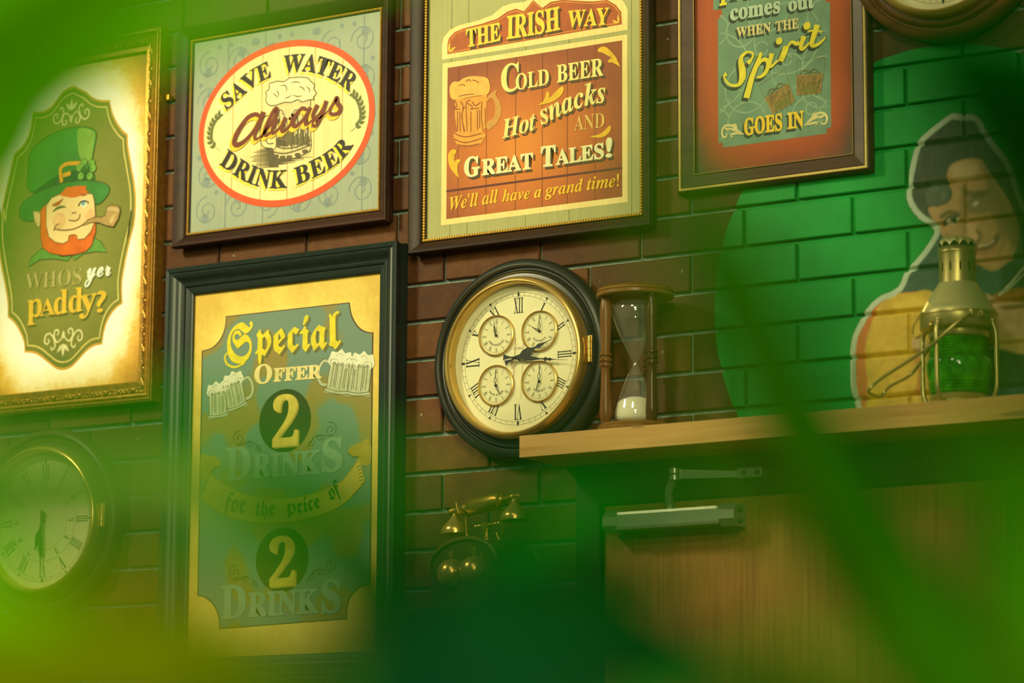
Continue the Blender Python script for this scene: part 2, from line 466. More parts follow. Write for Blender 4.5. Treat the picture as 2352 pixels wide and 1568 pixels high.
def tile_shelf():
    d = MB()
    za, zb = at(1192.5, 1050.4, -0.172).z, at(1192.5, 1000.6, -0.172).z
    xa = at(1192.5, 1050.4, -0.172).x
    d.box(xa, 1.62, -0.172, 0.0, za, zb, 0.0012)
    m, nt, b = nmat('oak_board')
    v = coords(nt, (3, 60, 60)); f = noi(nt, v, 1.2, 6, 0.6); v2 = coords(nt, (1.2, 8, 14)); f2 = noi(nt, v2, 1.3, 3, 0.5)
    c = ramp(nt, mth(nt, 'ADD', mth(nt, 'MULTIPLY', f, 0.55), mth(nt, 'MULTIPLY', f2, 0.45)), [(0.34, srgb('9c6f30')), (0.5, srgb('b98d47')), (0.66, srgb('cba059'))])
    crack = ramp(nt, noi(nt, coords(nt, (5, 20, 34)), 1.6, 2, 0.3), [(0.705, (0, 0, 0, 1)), (0.73, (1, 1, 1, 1))])
    nt.links.new(mixc(nt, mth(nt, 'MULTIPLY', crack, 0.55), c, srgb('5b3f1c')), b.inputs['Base Color'])
    b.inputs['Roughness'].default_value = 0.5; bump(nt, b, f, 0.1, 0.001)
    s = d.build('wall_shelf', m)
    tag(s, 'thick oak wall shelf carrying the hourglass and the green lantern', 'shelf')
    return xa, za, zb
SH_X, SH_B, SH_T = tile_shelf()

def closer():
    al = solid('brushed_aluminium', 'a9b092', 0.32, 0.75, 0.06, 20)
    dk = solid('screw_recess', '3f4434', 0.5, 0.5)
    t = thing('door_closer', 'silver door closer with elbow arm on the wooden door under the shelf', 'door closer', (0.38, -0.01, 2.0))
    zt, zb = at(1660, 1160, -0.05).z, at(1660, 1203, -0.05).z
    xl, xr = at(1418, 1180, -0.05).x, at(1655, 1180, -0.05).x
    d = MB(); d.box(xl, xr, -0.058, 0.0, zb, zt, 0.006); d.build('body', al, t)
    d = MB(); h = (zt-zb)/2; zc = (zt+zb)/2
    for e0, e1 in ((xr, xr+0.030), (xl-0.028, xl)):
        d.add([(e0, y, zc+z) for y, z in ((0, h*1.25), (-0.046, h*1.25), (-0.060, h*0.5), (-0.060, -h*0.5), (-0.046, -h*1.25), (0, -h*1.25))] +
              [(e1, y, zc+z) for y, z in ((0, h*1.2), (-0.040, h*1.2), (-0.053, h*0.45), (-0.053, -h*0.45), (-0.040, -h*1.2), (0, -h*1.2))],
              [(0, 1, 2, 3, 4, 5), (11, 10, 9, 8, 7, 6)]+[(i, (i+1) % 6, 6+(i+1) % 6, 6+i) for i in range(6)])
        cap = d.build('end_cap', al, t); d = MB()
        if e0 == xr: cap0 = cap
    cap = cap0
    for zz in (h*0.6, -h*0.6): d = MB(); d.ball((xr+0.031, -0.03, zc+zz), 0.006, 10, 6); d.build('screw', dk, cap)
    s0, s1 = at(1541, 1150, -0.035), at(1549, 1088, -0.06)
    d = MB(); d.tube([(s0.x, -0.035, zt-0.005), (s0.x, -0.045, (zt+s1.z)/2), (s1.x, -0.06, s1.z)], [0.009, 0.0085, 0.009], 12)
    d.lathe([(0, -0.012), (0.0115, -0.012), (0.0115, -0.003), (0.0095, -0.001), (0.0115, 0.001), (0.0115, 0.010), (0.009, 0.013), (0, 0.0135)], 20, Matrix.Translation((s1.x, -0.06, s1.z)))
    d.build('spindle', al, t, True)
    b = at(1697, 1087, -0.03); c = at(1752, 1085, -0.018)
    d = MB(); n = Vector((b.x-s1.x, 0.03, b.z-s1.z))
    e = Vector((s1.x, -0.06, s1.z)); a2 = e+n
    for za, zb2 in ((0.0095, -0.0095),):
        d.add([e+Vector((0, 0, za)), e+Vector((0, 0, zb2)), e+Vector((0, 0.004, zb2)), e+Vector((0, 0.004, za)), a2+Vector((0, 0, za*0.55)), a2+Vector((0, 0, zb2*0.75)), a2+Vector((0, 0.004, zb2*0.75)), a2+Vector((0, 0.004, za*0.55))],
              [(0, 1, 2, 3), (7, 6, 5, 4), (0, 4, 5, 1), (1, 5, 6, 2), (2, 6, 7, 3), (3, 7, 4, 0)])
    d.build('arm', al, t)
    d = MB(); d.box(b.x-0.004, c.x+0.006, -0.034, -0.011, b.z-0.010, b.z+0.011, 0.003); br = d.build('bracket', al, t)
    for xx in (b.x+0.012, c.x-0.004): d = MB(); d.ball((xx, -0.034, b.z), 0.005); d.build('screw', dk, br)
closer()

# ------------------------------------------------------------------ framed prints
def moulding(name, rect, prof, mat, parent, smooth=True):
    """mitred frame; rect = (x0, x1, z0, z1) of the opening, prof = [(outward, forward)]"""
    x0, x1, z0, z1 = rect; mb = MB(); vs = []
    for u, f in prof: vs += [(x0-u, -f, z0-u), (x1+u, -f, z0-u), (x1+u, -f, z1+u), (x0-u, -f, z1+u)]
    n = len(prof); fs = []
    for i in range(n-1):
        for k in range(4): fs.append((i*4+k, i*4+(k+1) % 4, (i+1)*4+(k+1) % 4, (i+1)*4+k))
    # each side gets corner vertices of its own so that the mitres stay crisp
    for k in range(4):
        a = [vs[i*4+k] for i in range(n)]; b = [vs[i*4+(k+1) % 4] for i in range(n)]
        mb.add(a+b, [(i, n+i, n+i+1, i+1) for i in range(n-1)])
    o = mb.build(name, mat, parent, False)
    if smooth:
        o.data.polygons.foreach_set('use_smooth', [True]*len(o.data.polygons)); o.data.set_sharp_from_angle(angle=math.radians(40))
    return o
def beads(name, rect, u, f, pitch, r, mat, parent, sc=(1, 1, 1), seg=6, ring=4):
    x0, x1, z0, z1 = rect[0]-u, rect[1]+u, rect[2]-u, rect[3]+u; mb = MB()
    nx = int((x1-x0)/pitch); nz = int((z1-z0)/pitch)
    for i in range(nx+1):
        for z in (z0, z1): mb.ball((x0+(x1-x0)*i/nx, -f, z), r, seg, ring, sc)
    for i in range(1, nz):
        for x in (x0, x1): mb.ball((x, -f, z0+(z1-z0)*i/nz), r, seg, ring, (sc[2], sc[1], sc[0]))
    return mb.build(name, mat, parent, True, fix=False)
def rect_of(pts):
    return (min(p[0] for p in pts), max(p[0] for p in pts), min(p[1] for p in pts), max(p[1] for p in pts))
def quad(r): return [(r[0], r[2]), (r[1], r[2]), (r[1], r[3]), (r[0], r[3])]
def rline(a, b): return [a, b]
GOLD = solid('gilt_beading', 'c59b38', 0.36, 0.45, 0.2, 200)
MAHOG = wood('mahogany_frame', '3a1f14', '22110a', 0, 0.42, 60, 0.08)
DARKM = wood('dark_brown_frame', '332012', '1c1108', 0, 0.42, 60, 0.08)

def picture(label, rect, loc):
    return thing('framed_print', label, 'framed print', loc, 'framed pub prints on the brick wall')
def back(rect, u, parent):
    mb = MB(); mb.box(rect[0]-u, rect[1]+u, -0.006, 0.0, rect[2]-u, rect[3]+u); return mb.build('backing_board', DARKW, parent)

def scroll_field(art, rect, n, seed, w, mat, L, avoid=None):
    """tendrils and dots of a printed wallpaper ground"""
    rnd = random.Random(seed); x0, x1, z0, z1 = rect; cell = (x1-x0)/n; rows = int((z1-z0)/cell+0.99)
    for j in range(rows):
        for i in range(n):
            cx, cz = x0+cell*(i+0.5), z0+cell*(j+0.5)
            R_ = cell*0.40
            if cx+R_ > x1 or cz+R_ > z1: continue
            rv = 1 if (i+j) % 2 else -1; a0 = PI*0.5*((i*3+j*5) % 4)
            art.spiral((cx, cz), R_, 1.75, a0, w, mat, L, rv)
            a = a0+2.4*rv
            q = (cx+R_*1.02*math.cos(a), cz+R_*1.02*math.sin(a))
            q2 = (cx+R_*0.55*math.cos(a+0.5), cz+R_*0.55*math.sin(a+0.5))
            for q, r in ((q2, 0.13), ((cx+cell*0.46*rv, cz+cell*0.44), 0.10), ((cx-cell*0.30*rv, cz+cell*0.47), 0.065)):
                if x0+cell*r < q[0] < x1-cell*r and z0+cell*r < q[1] < z1-cell*r: art.disc(q, cell*r, mat, L, 14)

# ---- the white-and-orange oval sign
def save_water():
    C = Crop(390, 0, 2.614, -0.012)
    r = rect_of(C((150, 262), (1258, 75), (1252, 1245), (135, 1385)))
    r = (W(447.0, 300, -0.012)[0]-0.006, W(873, 250, -0.012)[0], W(650, 503.5, -0.012)[1]-0.004, W(650, 66, -0.012)[1]+0.003)
    t = picture('dark mahogany framed print reading save water always drink beer', r, ((r[0]+r[1])/2, 0, r[2]))
    back(r, 0.02, t)
    moulding('frame', r, [(0.0, 0.012), (0.0, 0.0165), (0.006, 0.018), (0.0075, 0.016), (0.009, 0.020), (0.012, 0.023), (0.026, 0.034), (0.030, 0.0355), (0.0325, 0.034), (0.034, 0.030), (0.0318, 0.027), (0.034, 0.024), (0.0322, 0.020), (0.0335, 0.016), (0.030, 0.013), (0.029, 0.0)], MAHOG, t)
    beads('beading', r, 0.0032, 0.0178, 0.0047, 0.0026, GOLD, t)
    A = Art(-0.012); G1, G2 = plankink('9aa38c', '8c9784'), ink('7d8a85')
    A.poly(quad(r), G1, 0)
    scroll_field(A, (r[0]+0.004, r[1]-0.004, r[2]+0.004, r[3]-0.004), 6, 3, 0.0030, G2, 1)
    for px in (352, 575, 1165): A.ribbon([(C((px, 300))[0], r[2]), (C((px, 300))[0], r[3])], 0.0022, '7d8c84', 2)
    # oval
    c = C((703, 738)); a = abs(C((1232, 690))[0]-C((175, 800))[0])/2; b = abs(C((760, 236))[1]-C((650, 1243))[1])/2
    c = ((C((1232, 690))[0]+C((175, 800))[0])/2, (C((760, 236))[1]+C((650, 1243))[1])/2)
    k = 0.0148
    A.disc(c, a, ink('d4501f', 0.06), 3, 96, b)
    A.disc(c, a-k, plankink('efe0a4', 'd9c380'), 4, 96, b-k)
    ia, ib = a-k, b-k
    for px in (380, 552, 712, 868, 1036):
        x = C((px, 740))[0]; u = (x-c[0])/ia
        if abs(u) < 0.98:
            h = ib*math.sqrt(1-u*u); A.ribbon([(x, c[1]-h), (x, c[1]+h)], 0.0022, 'b99f5e', 5)
    # mug with a foam head
    OL, FO, GL = '5c5232', 'e6daa8', 'd2c48c'
    foam = C((640, 632), (600, 632), (580, 605), (585, 570), (578, 555), (600, 535), (600, 505), (625, 495), (650, 488), (690, 490), (720, 470), (750, 466), (790, 464), (830, 470), (850, 490), (872, 510), (868, 535), (882, 560), (865, 585), (868, 598), (840, 600), (800, 612), (770, 600), (730, 615), (690, 615))
    foam = catmull(foam, 5, True)
    A.poly(foam, FO, 7); A.ribbon(foam, 0.0022, OL, 8, closed=True)
    for pts in (((660, 520), (690, 512), (705, 530), (700, 555)), ((730, 500), (760, 492), (790, 500)), ((620, 560), (640, 575), (650, 590)), ((740, 570), (770, 580), (800, 575)), ((820, 520), (840, 535), (842, 560)), ((690, 590), (715, 585), (735, 570)), ((775, 520), (800, 528), (815, 548)), ((640, 540), (655, 560), (655, 585))):
        A.curve(C(*pts), 0.0020, OL, 8, lambda q: 0.25+math.sin(PI*q))
    body = C((640, 630), (850, 598), (850, 910), (830, 935), (720, 955), (640, 955), (612, 940), (610, 905), (640, 880))
    A.poly(body, GL, 6)
    A.curve(C((848, 600), (846, 760), (852, 870), (842, 908)), 0.0020, OL, 8)
    A.curve(C((640, 640), (640, 770), (640, 880), (612, 905)), 0.0020, OL, 8)
    for x, z0_, z1_ in ((660, 690, 890), (690, 680, 900), (735, 676, 905), (768, 670, 895), (800, 668, 885), (828, 660, 865)):
        A.curve(C((x, z0_), (x+4, (z0_+z1_)/2), (x, z1_)), 0.0034, OL, 8, lambda q: 0.3+math.sin(PI*q))
    for x in (665, 760, 818): A.curve(C((x-14, 690), (x-10, 668), (x+4, 660), (x+16, 672), (x+16, 690)), 0.0022, OL, 8)
    rnd = random.Random(2)
    for i in range(34):
        x = 648+i*5.8; A.ribbon(C((x, 720+rnd.random()*110), (x+2, 884-rnd.random()*15)), 0.0019, OL, 8)
    for p in (((612, 908), (680, 922), (760, 905), (850, 870)), ((612, 940), (690, 960), (770, 945), (848, 905)), ((640, 880), (700, 892), (780, 878), (850, 840))):
        A.curve(C(*p), 0.0028, OL, 8)
    for x, zz in ((640, 935), (680, 942), (720, 940), (770, 926), (815, 905)): A.curve(C((x-16, zz), (x, zz+6), (x+16, zz-2)), 0.0065, OL, 8, lambda q: 0.5+math.sin(PI*q))
    A.poly(C((640, 830), (700, 850), (700, 880), (640, 876)), OL, 7)
    # handle and the shaded ground behind it
    A.curve(C((640, 690), (575, 700), (548, 760), (545, 830), (560, 880), (605, 890)), 0.0022, OL, 8)
    A.curve(C((640, 730), (600, 740), (582, 780), (580, 830), (592, 862), (625, 860)), 0.0022, OL, 8)
    for i in range(13):
        zz = 890+i*9.0; A.ribbon(C((505+abs(i-6)*6-(i % 3)*12, zz+8), (620+i*3, zz+2)), 0.0038, OL, 6, lambda q: 0.3+0.7*q)
    for i in range(6): A.ribbon(C((600, 960+i*7), (860-i*25-(i % 2)*30, 942+i*8)), 0.0034, OL, 6, lambda q: 1-0.75*q)
    # lettering
    Y, D = 'f0d73a', '2c281d'
    s = (-0.0046, -0.0044)
    hh = C.len((760, 440), 105)
    A.text('SAVE', 'bold', C((345, 663), (455, 563), (520, 510), (614, 460)), hh, D, 11, Y, s, 0.012, 1.05)
    A.text('WATER', 'bold', C((684, 438), (790, 428), (900, 445), (1000, 490), (1083, 552)), hh, D, 11, Y, s, 0.012, 1.02)
    A.text('DRINK', 'bold', C((300, 985), (400, 1058), (500, 1108), (600, 1130), (705, 1126)), hh, D, 11, Y, s, 0.012, 1.02)
    A.text('BEER', 'bold', C((765, 1112), (860, 1072), (960, 1020), (1050, 950), (1106, 870)), hh, D, 11, Y, s, 0.012, 1.05)
    BR, BY = '6e3418', 'e8bf2e'
    fat = lambda q: 0.45+0.75*math.sin(PI*min(1, 0.12+q*0.8))
    for pts, w, tp in ((((545, 700), (520, 688), (470, 712), (415, 790), (392, 850), (408, 872), (455, 848), (510, 785), (552, 700)), 0.0105, fat), (((566, 672), (545, 740), (515, 810), (524, 838), (560, 812)), 0.0120, lambda q: 1.1-0.75*q),
                       (((560, 812), (610, 750), (648, 680), (640, 655), (612, 700), (575, 785), (584, 814), (622, 786)), 0.0092, fat), (((652, 712), (622, 775), (626, 802), (662, 772), (700, 706)), 0.0098, lambda q: 1.1-0.6*q), (((700, 706), (676, 768), (688, 790), (728, 752), (742, 700), (736, 690), (762, 704)), 0.0098, lambda q: 1.1-0.6*q),
                       (((832, 664), (800, 652), (758, 700), (744, 746), (764, 758), (806, 720), (838, 664)), 0.0090, fat), (((850, 646), (826, 708), (818, 742), (832, 748), (866, 716)), 0.0105, lambda q: 1.1-0.7*q),
                       (((892, 630), (864, 690), (872, 710), (906, 682), (938, 622)), 0.0098, lambda q: 1.1-0.6*q), (((944, 606), (918, 690), (888, 752), (866, 756), (868, 730), (920, 700), (964, 660)), 0.0096, lambda q: 1.1-0.75*q), (((962, 662), (990, 622), (1006, 590), (1012, 622), (1030, 650), (1014, 682), (978, 688), (964, 668)), 0.0092, fat)):
        P = C(*pts)
        A.curve([(p[0]-0.007, p[1]-0.007) for p in P], w*1.05, BY, 13, tp); A.curve(P, w, BR, 14, tp)
    LG = '626a32'
    for pts, sgn in ((((300, 690), (262, 740), (246, 800), (255, 860), (300, 905)), 1), (((1105, 565), (1140, 610), (1155, 680), (1140, 740), (1090, 790)), -1)):
        path = catmull(C(*pts), 10)
        A.ribbon(path, 0.0012, LG, 6)
        for i in range(2, len(path)-3, 4):
            p = path[i]; q = path[min(i+3, len(path)-1)]; dx, dz = p[0]-q[0], p[1]-q[1]; l = math.hypot(dx, dz); dx /= l; dz /= l
            for sd in (1, -1):
                A.leaf(p, (p[0]+(dx*0.8+sd*dz*0.6)*0.0145, p[1]+(dz*0.8-sd*dx*0.6)*0.0145), 0.0080, LG, 6)
    A.build('print', t)
save_water()

# ---- the orange beer sign
def drop(A, C, pts, w, mat, L):
    A.curve(C(*pts), w, mat, L, lambda q: max(0.05, math.sin(PI*min(1, q*1.02+0.02))**0.7*(1-q*0.55)), n=10)
def irish_way():
    C = Crop(940, 0, 2.6138, -0.012)
    r = (W(987, 400, -0.012)[0]-0.006, W(1466, 300, -0.012)[0]+0.006, W(1200, 519, -0.012)[1]-0.003, 3.145)
    t = picture('dark brown framed print reading the Irish way cold beer hot snacks', r, ((r[0]+r[1])/2, 0, r[2]))
    back(r, 0.02, t)
    moulding('frame', r, [(0.0, 0.012), (0.0, 0.0165), (0.006, 0.018), (0.0075, 0.016), (0.009, 0.020), (0.012, 0.023), (0.026, 0.034), (0.030, 0.0355), (0.0325, 0.034), (0.034, 0.030), (0.0318, 0.027), (0.034, 0.024), (0.0322, 0.020), (0.0335, 0.016), (0.030, 0.013), (0.029, 0.0)], DARKM, t)
    beads('beading', r, 0.0035, 0.0178, 0.0062, 0.0034, GOLD, t, (1, 0.8, 1), 7, 4)
    A = Art(-0.012); BG = plankink('a9a66a', '93935c'); CR = plankink('e9d894', 'd8bd6a')
    A.poly(quad(r), BG, 0)
    for px in (250, 352, 700, 960, 1335): A.ribbon([(C((px, 700))[0], r[2]), (C((px, 700))[0], r[3])], 0.0018, '7a7a48', 1)
    q = rect_of(C((200, 385), (1312, 203), (1310, 1210), (192, 1357)))
    q = (C((196, 870))[0], C((1311, 700))[0], C((750, 1283.5))[1], C((750, 295))[1])
    A.poly(quad(q), CR, 2)
    ix = (C((227, 870))[0], C((1279, 700))[0], C((750, 1248))[1], C((750, 326))[1])
    A.poly(quad(ix), vign('printed_planks', ((ix[0]+ix[1])/2-0.03, (ix[2]+ix[3])/2-0.03), ((ix[1]-ix[0])*0.62, (ix[3]-ix[2])*0.66), [(0.1, 'cd7a22'), (0.5, 'b9651f'), (0.95, '8a461f')], 0.12, planks=True, pw=2.0), 3)
    for px in (296, 465, 640, 800, 950, 1118): A.ribbon([(C((px, 700))[0], ix[2]), (C((px, 700))[0], ix[3])], 0.0014, '7c4118', 5)
    zl = C((750, 1078))[1]; A.ribbon([(ix[0], zl), (ix[1], zl)], 0.0042, '5a2a22', 6)
    # header board
    hd = C((198, 360), (198, 270), (208, 225), (245, 180), (300, 152), (420, 122), (500, 90), (560, 40), (620, 20), (690, 12), (750, -22), (810, -10), (900, -25), (1100, -30), (1180, -38), (1250, -20), (1290, 12), (1312, 60), (1312, 180))
    A.poly(hd, CR, 2)
    hi = C((230, 326), (230, 265), (240, 228), (275, 192), (330, 170), (440, 142), (530, 112), (590, 70), (640, 52), (690, 68), (745, 2), (800, 48), (850, 12), (920, 0), (1100, 10), (1190, 0), (1240, 30), (1272, 70), (1278, 146))
    A.poly(hi, ink('a9521c', 0.14, 30), 3)
    h2 = C((240, 316), (240, 268), (252, 235), (282, 203), (332, 182), (442, 154), (536, 124), (598, 82), (640, 66), (694, 82), (747, 16), (806, 60), (854, 24), (922, 12), (1100, 22), (1190, 12), (1234, 40), (1262, 76), (1268, 136))
    A.ribbon(h2, 0.0017, 'd9902e', 5, closed=True)
    YE, DK = 'e4c437', '4a3a1d'
    s = (0.0045, -0.0055)
    A.text('THE', 'bold', C((345, 284), (552, 242)), C.len((450, 265), 108), YE, 8, DK, s, 0.018)
    A.text('IRISH', 'bold', C((587, 234), (750, 208), (908, 176)), C.len((750, 210), 140), YE, 8, DK, s, 0.018)
    A.text('WAY', 'bold', C((950, 166), (1198, 146)), C.len((1080, 150), 102), YE, 8, DK, s, 0.014)
    for p, w in ((((243, 316), (238, 280), (246, 250)), 0.0055), (((246, 312), (262, 290), (284, 282)), 0.0055), (((1262, 136), (1262, 110), (1256, 84)), 0.005), (((1258, 138), (1240, 122), (1220, 120)), 0.005)): A.leaf(C(p[0]), C(p[2]), w, 'e0b23a', 6, 0.001)
    # panel lettering
    PE = 'dcd27c'
    A.text('C', 'bold', C((553, 556), (662, 540)), C.len((600, 560), 168), PE, 8, DK, s, 0.010)
    A.text('OLD', 'bold', C((642, 541), (842, 506)), C.len((700, 520), 96), PE, 8, DK, s, 0.010)
    A.text('BEER', 'bold', C((888, 496), (1168, 452)), C.len((1000, 480), 104), PE, 8, DK, s, 0.010)
    A.text('Hot', 'bi', C((560, 832), (768, 776)), C.len((640, 810), 110), PE, 8, DK, s, 0.006)
    A.text('snacks', 'bi', C((796, 752), (920, 690), (1060, 636), (1182, 612)), C.len((1000, 660), 134), PE, 8, DK, s, 0.006)
    A.text('AND', 'bold', C((992, 786), (1174, 764)), C.len((1080, 770), 88), 'cfa956', 8)
    WH = 'ddd9a2'
    A.text('G', 'bold', C((330, 1062), (425, 1052)), C.len((380, 1060), 118), WH, 8, DK, s, 0.022)
    A.text('REAT', 'bold', C((437, 1052), (746, 1010)), C.len((590, 1030), 96), WH, 8, DK, s, 0.022)
    A.text('T', 'bold', C((790, 1002), (880, 992)), C.len((830, 1000), 122), WH, 8, DK, s, 0.022)
    A.text('ALES', 'bold', C((882, 990), (1172, 948)), C.len((1020, 970), 92), WH, 8, DK, s, 0.022)
    A.text('!', 'bold', C((1180, 944), (1220, 940)), C.len((1200, 942), 116), WH, 8, DK, s, 0.022)
    A.text("We'll all", 'bi', C((246, 1262), (538, 1214)), C.len((400, 1235), 82), 'e0b22a', 8, None, (0, 0), 0.006)
    A.text('have a', 'bi', C((560, 1212), (796, 1184)), C.len((680, 1200), 74), 'e0b22a', 8, None, (0, 0), 0.006)
    A.text('grand', 'bi', C((816, 1180), (1048, 1146)), C.len((930, 1160), 76), 'e0b22a', 8, None, (0, 0), 0.006)
    A.text('time!', 'bi', C((1068, 1142), (1262, 1118)), C.len((1160, 1130), 78), 'e0b22a', 8, None, (0, 0), 0.006)
    GO = 'd9ac20'
    for p, w in ((((1134, 304), (1170, 300), (1215, 330), (1254, 362)), 0.017), (((1196, 372), (1220, 362), (1246, 376), (1268, 402)), 0.013), (((925, 522), (900, 560), (850, 600), (770, 634)), 0.020), (((832, 550), (832, 580), (815, 610), (796, 628)), 0.013),
                 (((1210, 756), (1190, 790), (1150, 815), (1085, 822)), 0.015), (((284, 905), (256, 930), (262, 1000), (300, 1068)), 0.021), (((310, 962), (284, 980), (284, 1030), (302, 1066)), 0.014)): drop(A, C, p, w, GO, 7)
    # amber mug
    AM, LN = 'd59334', '8d4a18'
    A.poly(catmull(C((246, 560), (246, 520), (268, 492), (300, 490), (330, 470), (380, 458), (430, 460), (470, 470), (484, 500), (486, 540), (466, 570), (420, 574), (380, 580), (330, 590), (280, 600), (255, 590)), 5, True), ink('e2a94a'), 7)
    A.poly(C((276, 600), (470, 570), (466, 640), (466, 760), (440, 790), (462, 812), (440, 850), (430, 872), (350, 882), (292, 874), (272, 838), (266, 800), (290, 790), (276, 700)), AM, 6)
    A.poly(catmull(C((470, 590), (500, 556), (530, 540), (520, 570), (545, 610), (556, 660), (540, 720), (500, 768), (470, 776), (470, 735), (505, 710), (520, 660), (512, 610), (490, 588), (472, 610)), 4, True), ink('c08a3e'), 6)
    for pts in (((276, 600), (290, 640), (270, 640), (290, 660)), ((310, 610), (325, 640), (320, 700), (330, 790)), ((370, 600), (345, 620), (345, 680), (350, 790)), ((276, 655), (310, 655)), ((292, 670), (292, 770), (285, 790)), ((306, 670), (308, 790)), ((334, 640), (318, 700), (336, 790)), ((370, 655), (420, 650)), ((372, 670), (372, 790)), ((412, 665), (412, 780)), ((425, 660), (425, 770)), ((440, 610), (436, 700), (445, 780)),
                ((270, 800), (340, 822), (440, 800)), ((272, 835), (340, 856), (440, 830)), ((292, 868), (350, 876), (430, 864)), ((458, 650), (460, 760)), ((380, 610), (400, 635), (430, 615)), ((300, 515), (320, 508), (340, 516)), ((345, 490), (360, 478), (372, 490)), ((380, 480), (410, 490), (420, 500)), ((300, 580), (340, 570), (390, 566)), ((350, 620), (380, 640), (370, 660))):
        A.curve(C(*pts), 0.0021, LN, 8)
    A.build('print', t)
irish_way()

def cpath(*segs, n=8):
    out = []
    for q in segs:
        c = catmull(q, n) if len(q) > 2 else list(q)
        if out and math.hypot(out[-1][0]-c[0][0], out[-1][1]-c[0][1]) < 1e-4: c = c[1:]
        out += c
    return out
def scaled(pts, c, k, k2=None): return [(c[0]+(p[0]-c[0])*k, c[1]+(p[1]-c[1])*(k2 or k)) for p in pts]
def flourish(A, c, s, up, mat, L, w=0.0042):
    """symmetric scrolls around three petals"""
    for sd in (1, -1):
        f = lambda pts: [(c[0]+sd*x*s, c[1]+up*z*s) for x, z in pts]
        A.curve(f([(0.02, -0.28), (0.12, -0.02), (0.34, 0.10), (0.50, -0.12), (0.46, -0.38), (0.30, -0.40), (0.26, -0.26), (0.36, -0.20)]), w, mat, L, lambda q: 0.55+0.5*math.sin(PI*q))
        A.curve(f([(0.40, 0.00), (0.52, -0.10), (0.74, -0.30), (0.96, -0.22), (1.0, 0.04), (0.86, 0.14), (0.76, 0.02), (0.84, -0.08)]), w, mat, L, lambda q: 0.55+0.5*math.sin(PI*q))
        A.curve(f([(0.60, -0.22), (0.48, 0.02), (0.44, 0.28), (0.60, 0.40), (0.66, 0.26)]), w*0.9, mat, L)
        A.leaf(f([(0.04, 0.22)])[0], f([(0.32, 0.56)])[0], w*2.0, mat, L)
    A.leaf((c[0], c[1]+up*0.18*s), (c[0], c[1]+up*0.74*s), w*2.2, mat, L)
    A.leaf((c[0], c[1]-up*0.36*s), (c[0], c[1]+up*0.02*s), w*1.8, mat, L)

